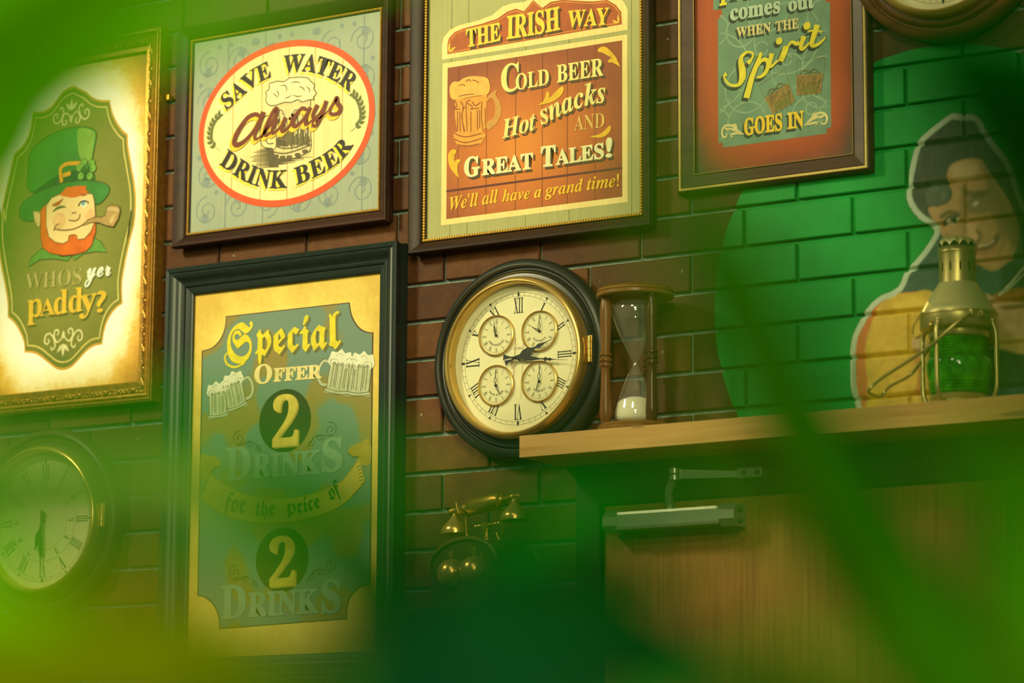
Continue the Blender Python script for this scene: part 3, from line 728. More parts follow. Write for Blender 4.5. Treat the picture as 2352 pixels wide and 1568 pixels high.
# ---- the gilt framed leprechaun print
def paddy():
    C1, C2 = Crop(0, 0, 2.8, -0.012), Crop(0, 480, 3.0143, -0.012)
    cx = C2((437, 800))[0]; xr = W(329, 560, -0.012)[0]; zt = C1((955, 335))[1]; zb = C2((965, 1195))[1]
    r = (2*cx-xr, xr, zb, zt)
    t = picture('ornate gilt framed print of a winking red-bearded figure in a green hat', r, ((r[0]+r[1])/2, 0, r[2]))
    back(r, 0.02, t)
    gm = solid('antique_gilt', 'a87f35', 0.36, 0.72, 0.25, 90, 0.25)
    fr = moulding('frame', r, [(0, 0.012), (0, 0.018), (0.003, 0.021), (0.014, 0.020), (0.015, 0.024), (0.017, 0.027), (0.026, 0.029), (0.028, 0.026), (0.033, 0.029), (0.035, 0.029), (0.037, 0.026), (0.041, 0.034), (0.044, 0.034), (0.0455, 0.030), (0.0475, 0.030), (0.049, 0.026), (0.049, 0.0)], gm, t)
    orn = MB()
    def scroll(p, d, nrm, flip):
        # an S scroll with two curls and a leaf bud raised on the band
        L = 0.036
        pts = []
        for q, a0, sg in ((0.25, PI, 1), (0.75, 0, -1)):
            arm = []
            for i in range(15):
                a = a0+sg*flip*2*PI*1.25*i/14; rr = 0.0040*(1-0.72*i/14)
                arm.append((q*L+rr*math.cos(a), rr*math.sin(a)))
            pts.append(arm)
        for arm in pts:
            orn.tube([p+d*x+nrm*z+Vector((0, -0.0292-0.0006, 0)) for x, z in arm], 0.0011, 5)
        orn.tube([p+d*(L*k)+nrm*(0.0036*flip*math.sin(2*PI*k))+Vector((0, -0.0295, 0)) for k in [i/10 for i in range(11)]], [0.0006+0.0010*math.sin(PI*i/10) for i in range(11)], 5)
        for k in (0.02, 0.5, 0.56, 0.96): orn.ball(p+d*(L*k)+nrm*(0.0028*(-flip)), 0.0016, 6, 4)
        for q in range(len(orn.v)): pass
    u = 0.0215
    X0_, X1_, Z0_, Z1_ = r[0]-u, r[1]+u, r[2]-u, r[3]+u
    for a, b, nrm in ((Vector((X0_, 0, Z0_)), Vector((X1_, 0, Z0_)), Vector((0, 0, 1))), (Vector((X1_, 0, Z0_)), Vector((X1_, 0, Z1_)), Vector((-1, 0, 0))), (Vector((X1_, 0, Z1_)), Vector((X0_, 0, Z1_)), Vector((0, 0, -1)))):
        n = int((b-a).length/0.036); d = (b-a).normalized()
        for i in range(n): scroll(a+d*((b-a).length*i/n)+Vector((0, 0, 0)), d, nrm, 1 if i % 2 else -1)
    # the buds sit on the band, not in the wall
    orn.v = [(v[0], v[1] if v[1] < -0.02 else v[1]-0.0295, v[2]) for v in orn.v]
    o = orn.build('carved_scrollwork', gm, t, True, fix=False)
    beads('beading', r, 0.0345, 0.029, 0.0034, 0.0019, gm, t)
    hk = MB(); p = at(381, 222, -0.02); hk.box(p.x-0.002, p.x+0.004, -0.016, 0.0, p.z-0.006, p.z+0.006, 0.001); hk.build('hanging_hook', solid('brass_hook', 'c08a2c', 0.35, 0.8), t)
    A = Art(-0.012)
    c0 = ((r[0]+r[1])/2, (r[2]+r[3])/2); hw = ((r[1]-r[0])/2, (r[3]-r[2])/2)
    A.poly(quad(r), vign('aged_parchment', c0, hw, [(0.86, 'f6f1dc'), (0.965, 'f0e0a8'), (1.04, 'e0b250'), (1.14, 'c48e34'), (1.28, '96603a')], 0.13, 12, pw=3.0), 0)
    out = cpath(C1((470, 545), (545, 582), (592, 620), (645, 640), (705, 640)), C1((705, 640), (718, 705), (745, 772), (788, 832), (822, 862)),
                C1((822, 862), (826, 940), (850, 1080), (870, 1200), (876, 1300), (870, 1400), (852, 1540)), C2((946, 0), (930, 110), (893, 260), (860, 420), (846, 530), (850, 655)),
                C2((850, 655), (800, 692), (750, 765), (722, 850), (708, 938)), C2((708, 938), (655, 948), (600, 985), (540, 1050), (490, 1098), (437, 1115), (388, 1105), (335, 1066), (280, 1022), (230, 998), (170, 993)),
                C2((170, 993), (162, 915), (130, 840), (95, 785), (52, 747)), C2((52, 747), (50, 650), (30, 520), (6, 400), (-18, 240), (-22, 100), (-14, -30)), C1((0, 1440), (8, 1340), (30, 1230), (55, 1120), (85, 985)),
                C1((85, 985), (130, 945), (172, 880), (196, 800), (207, 715)), C1((207, 715), (270, 712), (330, 676), (400, 585), (470, 545)))
    mc = ((out[0][0]+C2((437, 1115))[0])/2, (out[0][1]+C2((437, 1115))[1])/2)
    A.poly(out, ink('c89a3a'), 1)
    A.poly(scaled(out, mc, 0.975, 0.983), vign('printed_olive', mc, (0.22, 0.38), [(0.2, '85863f'), (0.7, '72762f'), (1.0, '5d6a2a')], 0.3, 14), 2)
    A.ribbon(scaled(out, mc, 0.925, 0.945), 0.0034, 'cdbf6c', 3, closed=True)
    PA = 'c9c68e'
    flourish(A, C1((457, 735)), 0.052, 1, PA, 4); flourish(A, C2((440, 900)), 0.054, -1, PA, 4)
    OU = '3f4a22'
    # hat
    crown = catmull(C1((195, 1230), (180, 1090), (190, 990), (235, 925), (330, 862), (440, 822), (540, 815), (600, 830), (621, 862), (612, 930), (598, 1010), (592, 1080), (602, 1170), (420, 1230)), 5, True)
    A.poly(crown, ink('3f7f35', 0.2, 12), 5); A.ribbon(crown, 0.0022, OU, 6, closed=True)
    A.poly(catmull(C1((505, 826), (590, 836), (612, 866), (604, 930), (590, 1010), (584, 1040), (520, 1020), (500, 930)), 5, True), '7fa548', 6)
    A.poly(C1((210, 1235), (300, 1170), (400, 1110), (520, 1082), (595, 1092), (604, 1172), (500, 1180), (360, 1215), (240, 1275)), '27502a', 7)
    brim = catmull(C1((125, 1365), (150, 1300), (240, 1240), (380, 1184), (500, 1162), (620, 1165), (688, 1185), (706, 1216), (690, 1262), (625, 1316), (560, 1250), (420, 1250), (310, 1320), (245, 1405), (180, 1420), (135, 1402)), 5, True)
    A.poly(brim, ink('3c7a36', 0.2, 12), 8); A.ribbon(brim, 0.0022, OU, 8, closed=True)
    A.curve(C1((520, 1050), (440, 1052), (396, 1075), (390, 1110), (398, 1172)), 0.0092, 'd59a2a', 9); A.ribbon(C1((405, 1128), (456, 1112)), 0.0100, 'd59a2a', 9)
    sc = C1((555, 1095))
    for x, z in ((543, 1045), (592, 1050), (512, 1078), (600, 1082), (522, 1132), (580, 1132)):
        q = C1((x, z)); A.disc(q, 0.0102, OU, 9, 20); A.disc(q, 0.0086, '74a644', 10, 20)
        A.ribbon([sc, q], 0.0022, '3f6f2c', 11)
    # beard, face, ear, collar
    col = C2((195, 400), (215, 340), (290, 270), (430, 330), (520, 320), (620, 240), (660, 200), (705, 230), (742, 300), (660, 295), (580, 310), (520, 355), (500, 325), (470, 360), (380, 345), (280, 350))
    A.poly(col, ink('5d8f38'), 5); A.ribbon(col, 0.0018, OU, 6, closed=True)
    ear = C1((214, 1358), (250, 1358), (270, 1380), (262, 1460), (240, 1455), (222, 1420))
    A.poly(ear, 'cdb67a', 8); A.ribbon(ear, 0.0018, '6b5a2c', 9, closed=True)
    beard = C1((300, 1310), (262, 1350), (262, 1460))+C2((282, 90), (285, 200), (300, 270), (350, 305), (440, 322), (540, 314), (600, 292), (640, 250), (650, 205), (666, 160), (666, 90))+[C1((616, 1400)), C1((600, 1300))]
    A.poly(beard, ink('d2641d', 0.15, 30), 9); A.ribbon(beard, 0.0018, '7a3d14', 10, closed=True)
    face = C1((300, 1320), (335, 1272), (400, 1242), (480, 1255), (555, 1240), (600, 1250), (612, 1300), (618, 1395))+C2((655, 105), (632, 160), (590, 206), (542, 212), (536, 184), (518, 176), (482, 184), (476, 222), (440, 240), (388, 230), (342, 195), (322, 110))
    A.poly(face, ink('e6c98c', 0.08, 12), 11); A.ribbon(face, 0.0018, '6b4a20', 12, closed=True)
    for p, rr in ((C1((385, 1420)), 0.019), (C1((585, 1385)), 0.014)): A.disc(p, rr, 'dfb37a', 12, 24)
    A.poly(C1((385, 1255), (430, 1205), (500, 1195), (560, 1195), (555, 1225), (580, 1235), (545, 1245), (500, 1268), (455, 1272), (415, 1262)), ink('cf641e'), 12)
    A.leaf(C1((335, 1322)), C1((415, 1272)), 0.0095, 'a5582a', 13, -0.004); A.leaf(C1((515, 1252)), C1((572, 1248)), 0.0065, 'a5582a', 13, -0.001)
    A.curve(C1((342, 1362), (370, 1340), (400, 1330), (428, 1332)), 0.0042, '4d5a24', 13, lambda q: 0.4+math.sin(PI*q))
    A.disc(C1((543, 1308)), 0.0105, 'dfe0bd', 13, 24); A.disc(C1((540, 1308)), 0.0055, '6d9fae', 14, 20)
    A.curve(C1((508, 1325), (525, 1300), (550, 1292), (576, 1305)), 0.0036, '4d3a1a', 15)
    A.curve(C1((465, 1376), (480, 1366), (494, 1372)), 0.0026, '6b4a20', 13); A.curve(C1((446, 1412), (470, 1420), (500, 1416), (516, 1398), (518, 1376)), 0.0028, '6b4a20', 13)
    A.curve(C1((350, 1470), (400, 1480), (470, 1475), (530, 1450), (560, 1425)), 0.0030, '6b4a20', 13); A.curve(C1((384, 1438), (360, 1455), (350, 1484)), 0.0026, '6b4a20', 13)
    # pipe
    pipe = C1((535, 1452), (570, 1415), (620, 1395), (660, 1398), (682, 1385), (694, 1330), (720, 1318), (772, 1326), (778, 1360), (765, 1410), (735, 1460), (690, 1452), (640, 1432), (590, 1432))
    A.poly(pipe, ink('a98b54'), 14); A.ribbon(pipe, 0.0020, '5b4020', 15, closed=True)
    A.curve(C1((694, 1350), (730, 1352), (770, 1362)), 0.0016, 'd9c48c', 16); A.curve(C1((696, 1340), (735, 1340), (775, 1350)), 0.0016, 'd9c48c', 16)
    A.leaf(C1((712, 1440)), C1((752, 1366)), 0.012, 'c4a76c', 15)
    # lettering
    s = (0.003, -0.004)
    A.text('WHOS', 'bold', C2((175, 560), (565, 520)), C2.len((370, 540), 112), 'aaa162', 5, '5c6028', (0.0012, -0.0015), -0.012)
    A.text('yer', 'script', C2((590, 478), (770, 458)), C2.len((680, 470), 70), 'dfe6d0', 5, '5c6430', s, 0.012)
    YL, SD = 'd2ae33', '545d22'
    A.text('p', 'bold', C2((190, 752), (292, 738)), C2.len((240, 740), 122), YL, 6, SD, s, 0.004)
    A.text('A', 'bold', C2((276, 742), (384, 728)), C2.len((330, 740), 118), YL, 6, SD, s, 0.004)
    A.text('dd', 'bold', C2((374, 730), (572, 706)), C2.len((470, 720), 165), YL, 6, SD, s, 0.006)
    A.text('y', 'bold', C2((552, 712), (672, 694)), C2.len((610, 700), 112), YL, 6, SD, s, 0.004)
    A.text('?', 'bold', C2((668, 716), (736, 708)), C2.len((700, 710), 148), YL, 6, SD, s, 0.012)
    A.build('print', t)
paddy()

# ---- the rust coloured spirit print
def spirit():
    C = Crop(1500, 0, 3.409, -0.012)
    xl, xr = C((333, 700))[0], C((1565, 700))[0]; zb = C((950, 1287))[1]
    r = (xl, xr, zb, zb+0.70)
    t = picture('rust and teal framed print reading comes out when the spirit goes in', r, ((r[0]+r[1])/2, 0, r[2]))
    back(r, 0.02, t)
    moulding('frame', r, [(0, 0.012), (0, 0.017), (0.002, 0.018), (0.003, 0.016), (0.026, 0.022), (0.027, 0.020), (0.033, 0.020), (0.034, 0.022), (0.036, 0.021), (0.038, 0.017), (0.0385, 0.0)], wood('walnut_frame', '4e3020', '2f1c14', 0, 0.38, 60, 0.1), t)
    moulding('inner_slip', r, [(0.0, 0.0170), (0.0003, 0.0182), (0.0012, 0.0182), (0.0015, 0.0170)], solid('dull_gilt_slip', '8d7a3a', 0.45, 0.4), t, False)
    beads('rope_beading', r, 0.0305, 0.0225, 0.0042, 0.0031, solid('bright_gilt_rope', 'e9cf80', 0.35, 0.25), t)
    A = Art(-0.012)
    c0 = ((r[0]+r[1])/2, (r[2]+r[3])/2); hw = ((r[1]-r[0])/2, (r[3]-r[2])/2)
    A.poly(quad(r), vign('printed_rust', c0, hw, [(0.84, 'a04a1b'), (0.95, '8f3f1a'), (1.02, '6c3a22'), (1.10, '4d3c2a')], 0.08, 8, pw=5.0), 0)
    TE = ink('67876c', 0.12, 24)
    pan = C((512, 1120), (546, 1118), (548, 1155), (1360, 1045), (1360, 1005), (1395, 998), (1385, 14), (1350, 18), (1350, -900), (472, -780), (472, 80), (540, 72), (540, 138), (507, 145))
    A.poly(pan, TE, 1)
    LT = ink('7f9c7c', 0.08, 30)
    def clipseg(path, w):
        lo, hi, zz = C((512, 900))[0]+0.003, C((1383, 700))[0]-0.003, None
        run = []
        for p in path:
            zmin = C((512, 1120))[1]+0.006 if p[0] < (lo+hi)/2 else C((1395, 998))[1]+0.006
            if lo < p[0] < hi and p[1] > zmin+0: run.append(p)
            else:
                if len(run) > 2: A.ribbon(run, w, LT, 2)
                run = []
        if len(run) > 2: A.ribbon(run, w, LT, 2)
    def circ(cx, cz, rr, a0=0, a1=360): 
        q = C((cx, cz)); R_ = rr/3409*1.0*1.02
        clipseg([(q[0]+R_*math.cos(math.radians(a0+(a1-a0)*i/50)), q[1]+R_*math.sin(math.radians(a0+(a1-a0)*i/50))) for i in range(51)], 0.0036)
    for cx, cz, rr in ((740, 690, 165), (735, 960, 140), (1230, 900, 130), (1060, 560, 120), (690, 240, 110), (1330, 120, 110), (480, 760, 120), (480, 240, 105), (490, 980, 110), (480, 560, 260), (1440, 500, 250), (1330, 640, 170), (850, 1240, 190), (1150, 1180, 150), (900, 60, 160), (1050, 300, 240), (700, 660, 42), (850, 380, 46), (1050, 470, 34), (1240, 850, 40), (1420, 900, 110)): circ(cx, cz, rr, 20, 350)
    s = (-0.004, -0.005); DK = '2f3a26'
    YE = 'd3c531'
    A.text('T', 'bold', C((505, 46), (600, 30)), C.len((540, 40), 190), YE, 6, DK, s, 0.02)
    A.text('ruth', 'bold', C((610, -2), (1000, -56)), C.len((800, -20), 150), YE, 6, DK, s, 0.01)
    PG = 'a9bda0'
    A.text('comes', 'bold', C((606, 160), (1000, 96)), C.len((800, 120), 88), PG, 6, DK, s, 0.022)
    A.text('out', 'bold', C((1060, 88), (1266, 58)), C.len((1160, 70), 100), PG, 6, DK, s, 0.022)
    A.text('WHEN', 'bold', C((655, 292), (926, 252)), C.len((790, 270), 76), 'cbbf7e', 6, DK, s, 0.014)
    A.text('THE', 'bold', C((962, 246), (1145, 218)), C.len((1050, 230), 76), 'cbbf7e', 6, DK, s, 0.014)
    s2 = (-0.0055, -0.0055)
    # Spirit, drawn as a swelling pen stroke script
    def pen(pts, w, tp, L=8):
        for off, m, l in ((s2, DK, L-1), ((0, 0), YE, L)): A.curve([(p[0]+off[0], p[1]+off[1]) for p in C(*pts)], w*0.86, m, l, tp)
    pen(((744, 496), (770, 470), (788, 425), (756, 408), (715, 425), (690, 470), (704, 560), (700, 620), (670, 665), (615, 668), (572, 630), (560, 595), (580, 580)), 0.0125, lambda q: 0.40+1.0*math.exp(-((q-0.52)/0.14)**2)+0.5*math.exp(-((q-0.0)/0.08)**2)+0.5*math.exp(-((q-1.0)/0.05)**2))
    pen(((850, 412), (830, 470), (780, 600), (735, 768)), 0.0135, lambda q: 0.55+0.65*q)
    pen(((800, 560), (850, 480), (890, 470), (905, 500), (890, 560), (850, 600), (815, 605)), 0.0088, lambda q: 0.45+0.75*math.sin(PI*q))
    pen(((935, 420), (925, 460), (915, 510), (930, 520), (960, 495), (990, 470)), 0.0115, lambda q: 1.15-0.85*q)
    A.disc(C((990, 322)), 0.0072, YE, 8); A.disc((C((990, 322))[0]+s2[0], C((990, 322))[1]+s2[1]), 0.0072, DK, 7)
    pen(((990, 470), (1020, 400), (1035, 370), (1050, 385), (1030, 430), (1005, 482)), 0.0100, lambda q: 0.35+0.8*q)
    pen(((1035, 420), (1060, 365), (1090, 330), (1125, 345), (1150, 335)), 0.0092, lambda q: 0.4+0.7*q)
    pen(((1185, 285), (1170, 330), (1160, 375), (1175, 385), (1205, 360), (1230, 330)), 0.0115, lambda q: 1.15-0.85*q)
    A.disc(C((1208, 204)), 0.0078, YE, 8); A.disc((C((1208, 204))[0]+s2[0], C((1208, 204))[1]+s2[1]), 0.0078, DK, 7)
    pen(((1290, 196), (1262, 280), (1245, 345), (1262, 360), (1300, 345), (1335, 315), (1352, 290)), 0.0125, lambda q: 1.2-0.95*q)
    pen(((1212, 250), (1260, 240), (1330, 252)), 0.0040, lambda q: 1)
    # two tumblers
    for gx, gz, rot, k in ((980, 735, 0.40, 1.0), (1226, 612, -0.06, 1.0)):
        q = C((gx, gz)); ca, sa = math.cos(rot), math.sin(rot)
        f = lambda pts: [(q[0]+(x*ca-z*sa)*0.0305*k, q[1]+(x*sa+z*ca)*0.0305*k) for x, z in pts]
        LQ, GD = ink('8a7038', 0.3, 90), '57602f'
        A.poly(f([(-0.85, -1.05), (0.85, -1.05), (0.93, 0.25), (-0.93, 0.25)]), LQ, 4)
        A.ribbon(f([(-0.85, -1.05), (0.85, -1.05), (1.02, 1.25), (-1.02, 1.25)]), 0.0011, '8d8c54', 5, closed=True)
        for i in range(14):
            x = -0.8+0.12*i; A.ribbon(f([(x, -0.75+0.5*math.sin(i*2.1)), (x+0.16, -0.1+0.3*math.sin(i*1.7))]), 0.0013, GD, 5)
        A.poly(f([(-0.6, -0.95), (0.55, -0.95), (0.6, -0.55), (-0.55, -0.5)]), ink('6b6a2c'), 5)
        A.curve(f([(-0.7, 0.28), (-0.4, 0.55), (0.0, 0.42), (0.3, 0.58), (0.7, 0.28)]), 0.0022, GD, 5)
        A.curve(f([(-0.5, 0.3), (-0.1, 0.36), (0.5, 0.3)]), 0.0016, GD, 5)
    A.text('GOES', 'bold', C((716, 1058), (1016, 1016)), C.len((860, 1040), 132), 'd9b82d', 6, DK, s, 0.026)
    A.text('IN', 'bold', C((1056, 1008), (1184, 990)), C.len((1120, 1000), 124), 'd9b82d', 6, DK, s, 0.026)
    CRM = 'c6bf83'
    for pts in (((715, 1054), (665, 1020), (620, 985), (570, 985), (545, 1020), (548, 1065), (570, 1075), (582, 1055), (568, 1040)), ((690, 1040), (650, 1022), (605, 1010), (580, 1030)), ((664, 1018), (640, 990), (625, 970)), ((660, 1010), (650, 985), (645, 965)), ((700, 1050), (650, 1045), (612, 1058), (630, 1075)), ((600, 1012), (575, 1008), (556, 1000)),
                ((1190, 984), (1230, 940), (1275, 895), (1330, 885), (1362, 915), (1358, 960), (1335, 972), (1322, 955), (1335, 938)), ((1215, 960), (1260, 930), (1300, 915), (1325, 930)), ((1245, 928), (1258, 900), (1268, 878)), ((1255, 918), (1280, 900), (1300, 878)), ((1205, 978), (1250, 965), (1290, 962), (1275, 985)), ((1305, 918), (1330, 910), (1345, 900))):
        A.curve(C(*pts), 0.0040, CRM, 5, lambda q: 0.35+0.9*math.sin(PI*min(1, q+0.05)))
    A.build('print', t)
spirit()

# ---- the tall special offer print
def special():
    C, B = Crop(370, 540, 2.9034, -0.012), Crop(370, 980, 2.666, -0.012)
    xl, xr = W(441, 1000, -0.012)[0], W(874, 850, -0.012)[0]
    zt = W(660, 652.3, -0.012)[1]; zb = W(600, 1506, -0.012)[1]
    r = (xl, xr, zb, zt)
    t = picture('tall black framed print reading special offer two drinks for the price', r, ((r[0]+r[1])/2, 0, r[2]))
    back(r, 0.03, t)
    moulding('frame', r, [(0, 0.012), (0, 0.018), (0.004, 0.022), (0.016, 0.024), (0.017, 0.028), (0.022, 0.030), (0.024, 0.028), (0.033, 0.033), (0.038, 0.041), (0.043, 0.043), (0.046, 0.041), (0.048, 0.044), (0.055, 0.046), (0.058, 0.043), (0.058, 0.034), (0.056, 0.030), (0.056, 0.016), (0.058, 0.012), (0.058, 0.0)], solid('black_green_lacquer', '1e2a24', 0.36, 0.0, 0.1, 30), t)
    A = Art(-0.012)
    c0 = ((r[0]+r[1])/2, (r[2]+r[3])/2); hw = ((r[1]-r[0])/2, (r[3]-r[2])/2)
    A.poly(quad(r), vign('printed_gold', c0, hw, [(0.45, 'ecd982'), (0.85, 'e2c862'), (1.1, 'cdab48')], 0.30, 16), 0)
    pan = cpath(C((272, 770), (340, 748), (395, 690), (425, 615), (432, 540)), C((432, 540), (1258, 447)), C((1258, 447), (1275, 535), (1315, 605), (1365, 640), (1417, 648)), [C((1417, 648)), B((1283, 972))],
                B((1283, 972), (1220, 985), (1165, 1040), (1142, 1110), (1140, 1178)), B((1140, 1178), (355, 1240)), B((355, 1240), (350, 1165), (320, 1095), (270, 1048), (222, 1035)), [B((222, 1035)), C((272, 770))])
    A.poly(pan, ink('54422a'), 1)
    m, nt, b = nmat('printed_camouflage_ground')
    o = coords(nt); f = noi(nt, o, 8.5, 1.5, 0.4); f2 = noi(nt, o, 130, 4, 0.6)
    c = ramp(nt, f, [(0.49, srgb('6f8a78')), (0.535, srgb('8a8348')), (0.57, srgb('93813f'))])
    nt.links.new(mixc(nt, mth(nt, 'MULTIPLY', f2, 0.3), c, srgb('5a6046')), b.inputs['Base Color']); b.inputs['Roughness'].default_value = 0.55; b.inputs['Specular IOR Level'].default_value = 0.25
    mc = ((r[0]+r[1])/2, (r[2]+r[3])/2)
    A.poly(scaled(pan, mc, 0.985, 0.9935), m, 2)
    YL, SH = 'd9c92e', '6a6a3a'
    s = (0.0055, -0.0045)
    fr = dict(mat=YL)
    A.text('S', 'frak', C((440, 856), (612, 836)), C.len((520, 840), 262), YL, 6, None, s, 0.012)
    A.text('pecia', 'frak', C((628, 800), (1110, 752)), C.len((860, 780), 232), YL, 6, SH, s, 0.012)
    A.text('l', 'frak', C((1122, 754), (1205, 742)), C.len((1160, 750), 240), YL, 6, SH, s, 0.014)
    A.curve(C((560, 850), (500, 880), (445, 862), (428, 815), (445, 785)), 0.0050, YL, 6)
    CRM = 'e0d08c'
    s1 = (0.0, 0.0)
    A.text('O', 'bold', C((622, 992), (742, 982)), C.len((680, 990), 128), CRM, 6, None, s1, 0.020)
    A.text('FFER', 'bold', C((750, 976), (1072, 950)), C.len((900, 960), 88), CRM, 6, None, s1, 0.030)
    def mug(K, q, hgt, rot, flip, handle=True):
        """pale beer mug with foam, drawn in line"""
        ca, sa = math.cos(rot), math.sin(rot); u = hgt
        f = lambda pts: [(q[0]+(x*flip*ca-z*sa)*u, q[1]+(x*flip*sa+z*ca)*u) for x, z in pts]
        GL, LN, FM = ink('b3b894', 0.1, 50), '5b5a33', ink('d9dbbd', 0.08, 60)
        A.poly(f([(-0.33, 0.0), (0.33, 0.0), (0.36, 0.04), (0.30, 0.10), (0.31, 0.78), (-0.31, 0.78), (-0.30, 0.10), (-0.36, 0.04)]), GL, 4)
        for pts in ([(-0.36, 0.04), (-0.1, 0.01), (0.2, 0.02), (0.36, 0.05)], [(-0.30, 0.11), (0, 0.07), (0.30, 0.11)], [(-0.31, 0.78), (-0.30, 0.10)], [(0.31, 0.78), (0.30, 0.10)], [(-0.18, 0.70), (-0.19, 0.14)], [(-0.05, 0.70), (-0.06, 0.12)], [(0.08, 0.70), (0.07, 0.12)], [(0.20, 0.70), (0.20, 0.14)], [(-0.14, 0.70), (-0.14, 0.16)], [(0.12, 0.70), (0.12, 0.16)]):
            A.ribbon(catmull(f(pts), 5), 0.0011, LN, 6)
        for x in (-0.18, -0.05, 0.08, 0.20): A.curve(f([(x-0.05, 0.66), (x, 0.73), (x+0.05, 0.66)]), 0.0011, LN, 6)
        foam = catmull(f([(-0.38, 0.72), (-0.36, 0.86), (-0.26, 0.90), (-0.2, 1.0), (-0.05, 0.96), (0.06, 1.04), (0.18, 0.95), (0.32, 0.96), (0.36, 0.84), (0.38, 0.72), (0.28, 0.62), (0.2, 0.72), (0.08, 0.68), (-0.02, 0.74), (-0.14, 0.60), (-0.24, 0.72)]), 5, True)
        A.poly(foam, FM, 5)
        for pts in ([(-0.3, 0.82), (-0.2, 0.86), (-0.12, 0.8)], [(0, 0.9), (0.1, 0.94), (0.18, 0.86)], [(0.1, 0.76), (0.2, 0.8), (0.3, 0.76)]): A.curve(f(pts), 0.0009, '8d8f6c', 6)
        if not handle: return
        A.curve(f([(0.30, 0.70), (0.50, 0.72), (0.60, 0.55), (0.58, 0.32), (0.46, 0.18), (0.30, 0.18)]), 0.0062, GL, 3)
        A.curve(f([(0.30, 0.74), (0.54, 0.75), (0.64, 0.55), (0.62, 0.30), (0.48, 0.14), (0.30, 0.14)]), 0.0010, LN, 4)
    mug(C, C((382, 1220)), 0.078, 0.04, -1, False); mug(C, C((512, 1160)), 0.082, 0.26, 1)
    mug(C, C((1168, 1060)), 0.092, -0.20, -1); mug(C, C((1312, 1074)), 0.092, -0.10, 1, False)
    BK, LNE = ink('33291a', 0.1, 30), '4a4527'
    def roundel(K, cx, cz, rx, pts2, yl, hh):
        q = K((cx, cz)); e = K((cx+rx, cz)); A.disc(q, abs(e[0]-q[0]), BK, 3, 60)
        A.text('2', 'bold', K(*pts2), hh, yl, 6, 'b39a43', (0.004, -0.003), 0.006)
    roundel(C, 827, 1237, 173, ((742, 1412), (914, 1398)), 'dcc257', C.len((830, 1400), 345))
    roundel(B, 742, 812, 162, ((664, 980), (824, 966)), 'd3bd4b', B.len((742, 970), 308))
    for K, cz, lx, rx in ((C, 1360, 560, 1090), (B, 900, 490, 1000)):
        for sd, x in ((1, rx), (-1, lx)):
            q = K((x, cz-40 if sd > 0 else cz+10))
            A.spiral((q[0]+sd*0.016, q[1]+0.006), 0.017, 1.6, PI*1.4 if sd > 0 else -PI*0.4, 0.0012, LNE, 4, sd)
            A.spiral((q[0]-sd*0.012, q[1]-0.010), 0.010, 1.3, PI*0.4, 0.0012, LNE, 4, -sd)
            A.spiral((q[0]-sd*0.034, q[1]-0.018), 0.009, 1.2, 0, 0.0012, LNE, 4, sd)
            A.curve([(q[0]+sd*0.02, q[1]-0.01), (q[0]-sd*0.02, q[1]-0.004), (q[0]-sd*0.045, q[1]-0.028)], 0.0012, LNE, 4)
    PG = ink('86a184', 0.1, 40)
    def drinks(D_, RK, S_):
        A.text('D', 'bold', B(*D_[0]), B.len(D_[0][0], D_[1]), PG, 6, None, s1, 0.022)
        A.text('RINK', 'bold', B(*RK[0]), B.len(RK[0][0], RK[1]), PG, 6, None, s1, 0.026)
        A.text('S', 'bold', B(*S_[0]), B.len(S_[0][0], S_[1]), PG, 6, None, s1, 0.022)
    drinks((((395, 328), (550, 318)), 200), (((560, 312), (978, 284)), 142), (((986, 274), (1112, 266)), 206))
    drinks((((368, 1176), (522, 1166)), 204), (((534, 1162), (968, 1136)), 146), (((984, 1140), (1106, 1132)), 206))
    # the banner
    BN, BD, BE = ink('c7ae4e', 0.12, 20), ink('a98f3a'), '5e5020'
    A.poly(catmull(B((247, 178), (300, 178), (350, 195), (372, 240), (340, 252), (310, 260), (302, 300), (280, 325), (247, 325)), 6, True), BD, 4)
    A.poly(catmull(B((1282, 84), (1230, 92), (1170, 118), (1145, 160), (1180, 180), (1210, 190), (1225, 232), (1282, 226)), 6, True), BD, 4)
    up = catmull(B((300, 290), (400, 360), (520, 415), (680, 440), (820, 436), (980, 395), (1110, 330), (1215, 190)), 8); lo = catmull(B((246, 432), (330, 500), (450, 556), (600, 582), (780, 582), (960, 545), (1120, 470), (1250, 330)), 8)
    A.poly(up+lo[::-1], BN, 5); A.ribbon(lo, 0.0030, 'b5902a', 6); A.ribbon(up, 0.0022, 'b5902a', 6)
    A.ribbon(B((300, 290), (246, 432)), 0.0016, BE, 6)
    A.curve(B((372, 240), (330, 252), (306, 275), (300, 292)), 0.0018, BE, 6); A.curve(B((1145, 160), (1180, 186), (1205, 180), (1215, 192)), 0.0018, BE, 6)
    for i in range(6): A.ribbon(B((256+i*6, 400-i*18), (274+i*6, 392-i*16)), 0.0013, BE, 6); A.ribbon(B((1248-i*5, 345-i*22), (1226-i*5, 350-i*20)), 0.0013, BE, 6)
    INK = '26301c'
    A.text('for', 'frak', B((388, 505), (450, 522), (515, 530)), B.len((450, 520), 116), INK, 7, None, s1, 0.010)
    A.text('the', 'frak', B((578, 545), (640, 546), (698, 542)), B.len((640, 540), 100), INK, 7, None, s1, 0.010)
    A.text('p', 'frak', B((770, 541), (830, 533)), B.len((800, 520), 74), INK, 7, None, s1, 0.004)
    A.text('rice', 'frak', B((836, 532), (910, 516), (980, 494)), B.len((880, 520), 96), INK, 7, None, s1, 0.010)
    A.text('of', 'frak', B((1042, 452), (1080, 430), (1112, 408)), B.len((1080, 430), 104), INK, 7, None, s1, 0.010)
    A.build('print', t)
special()

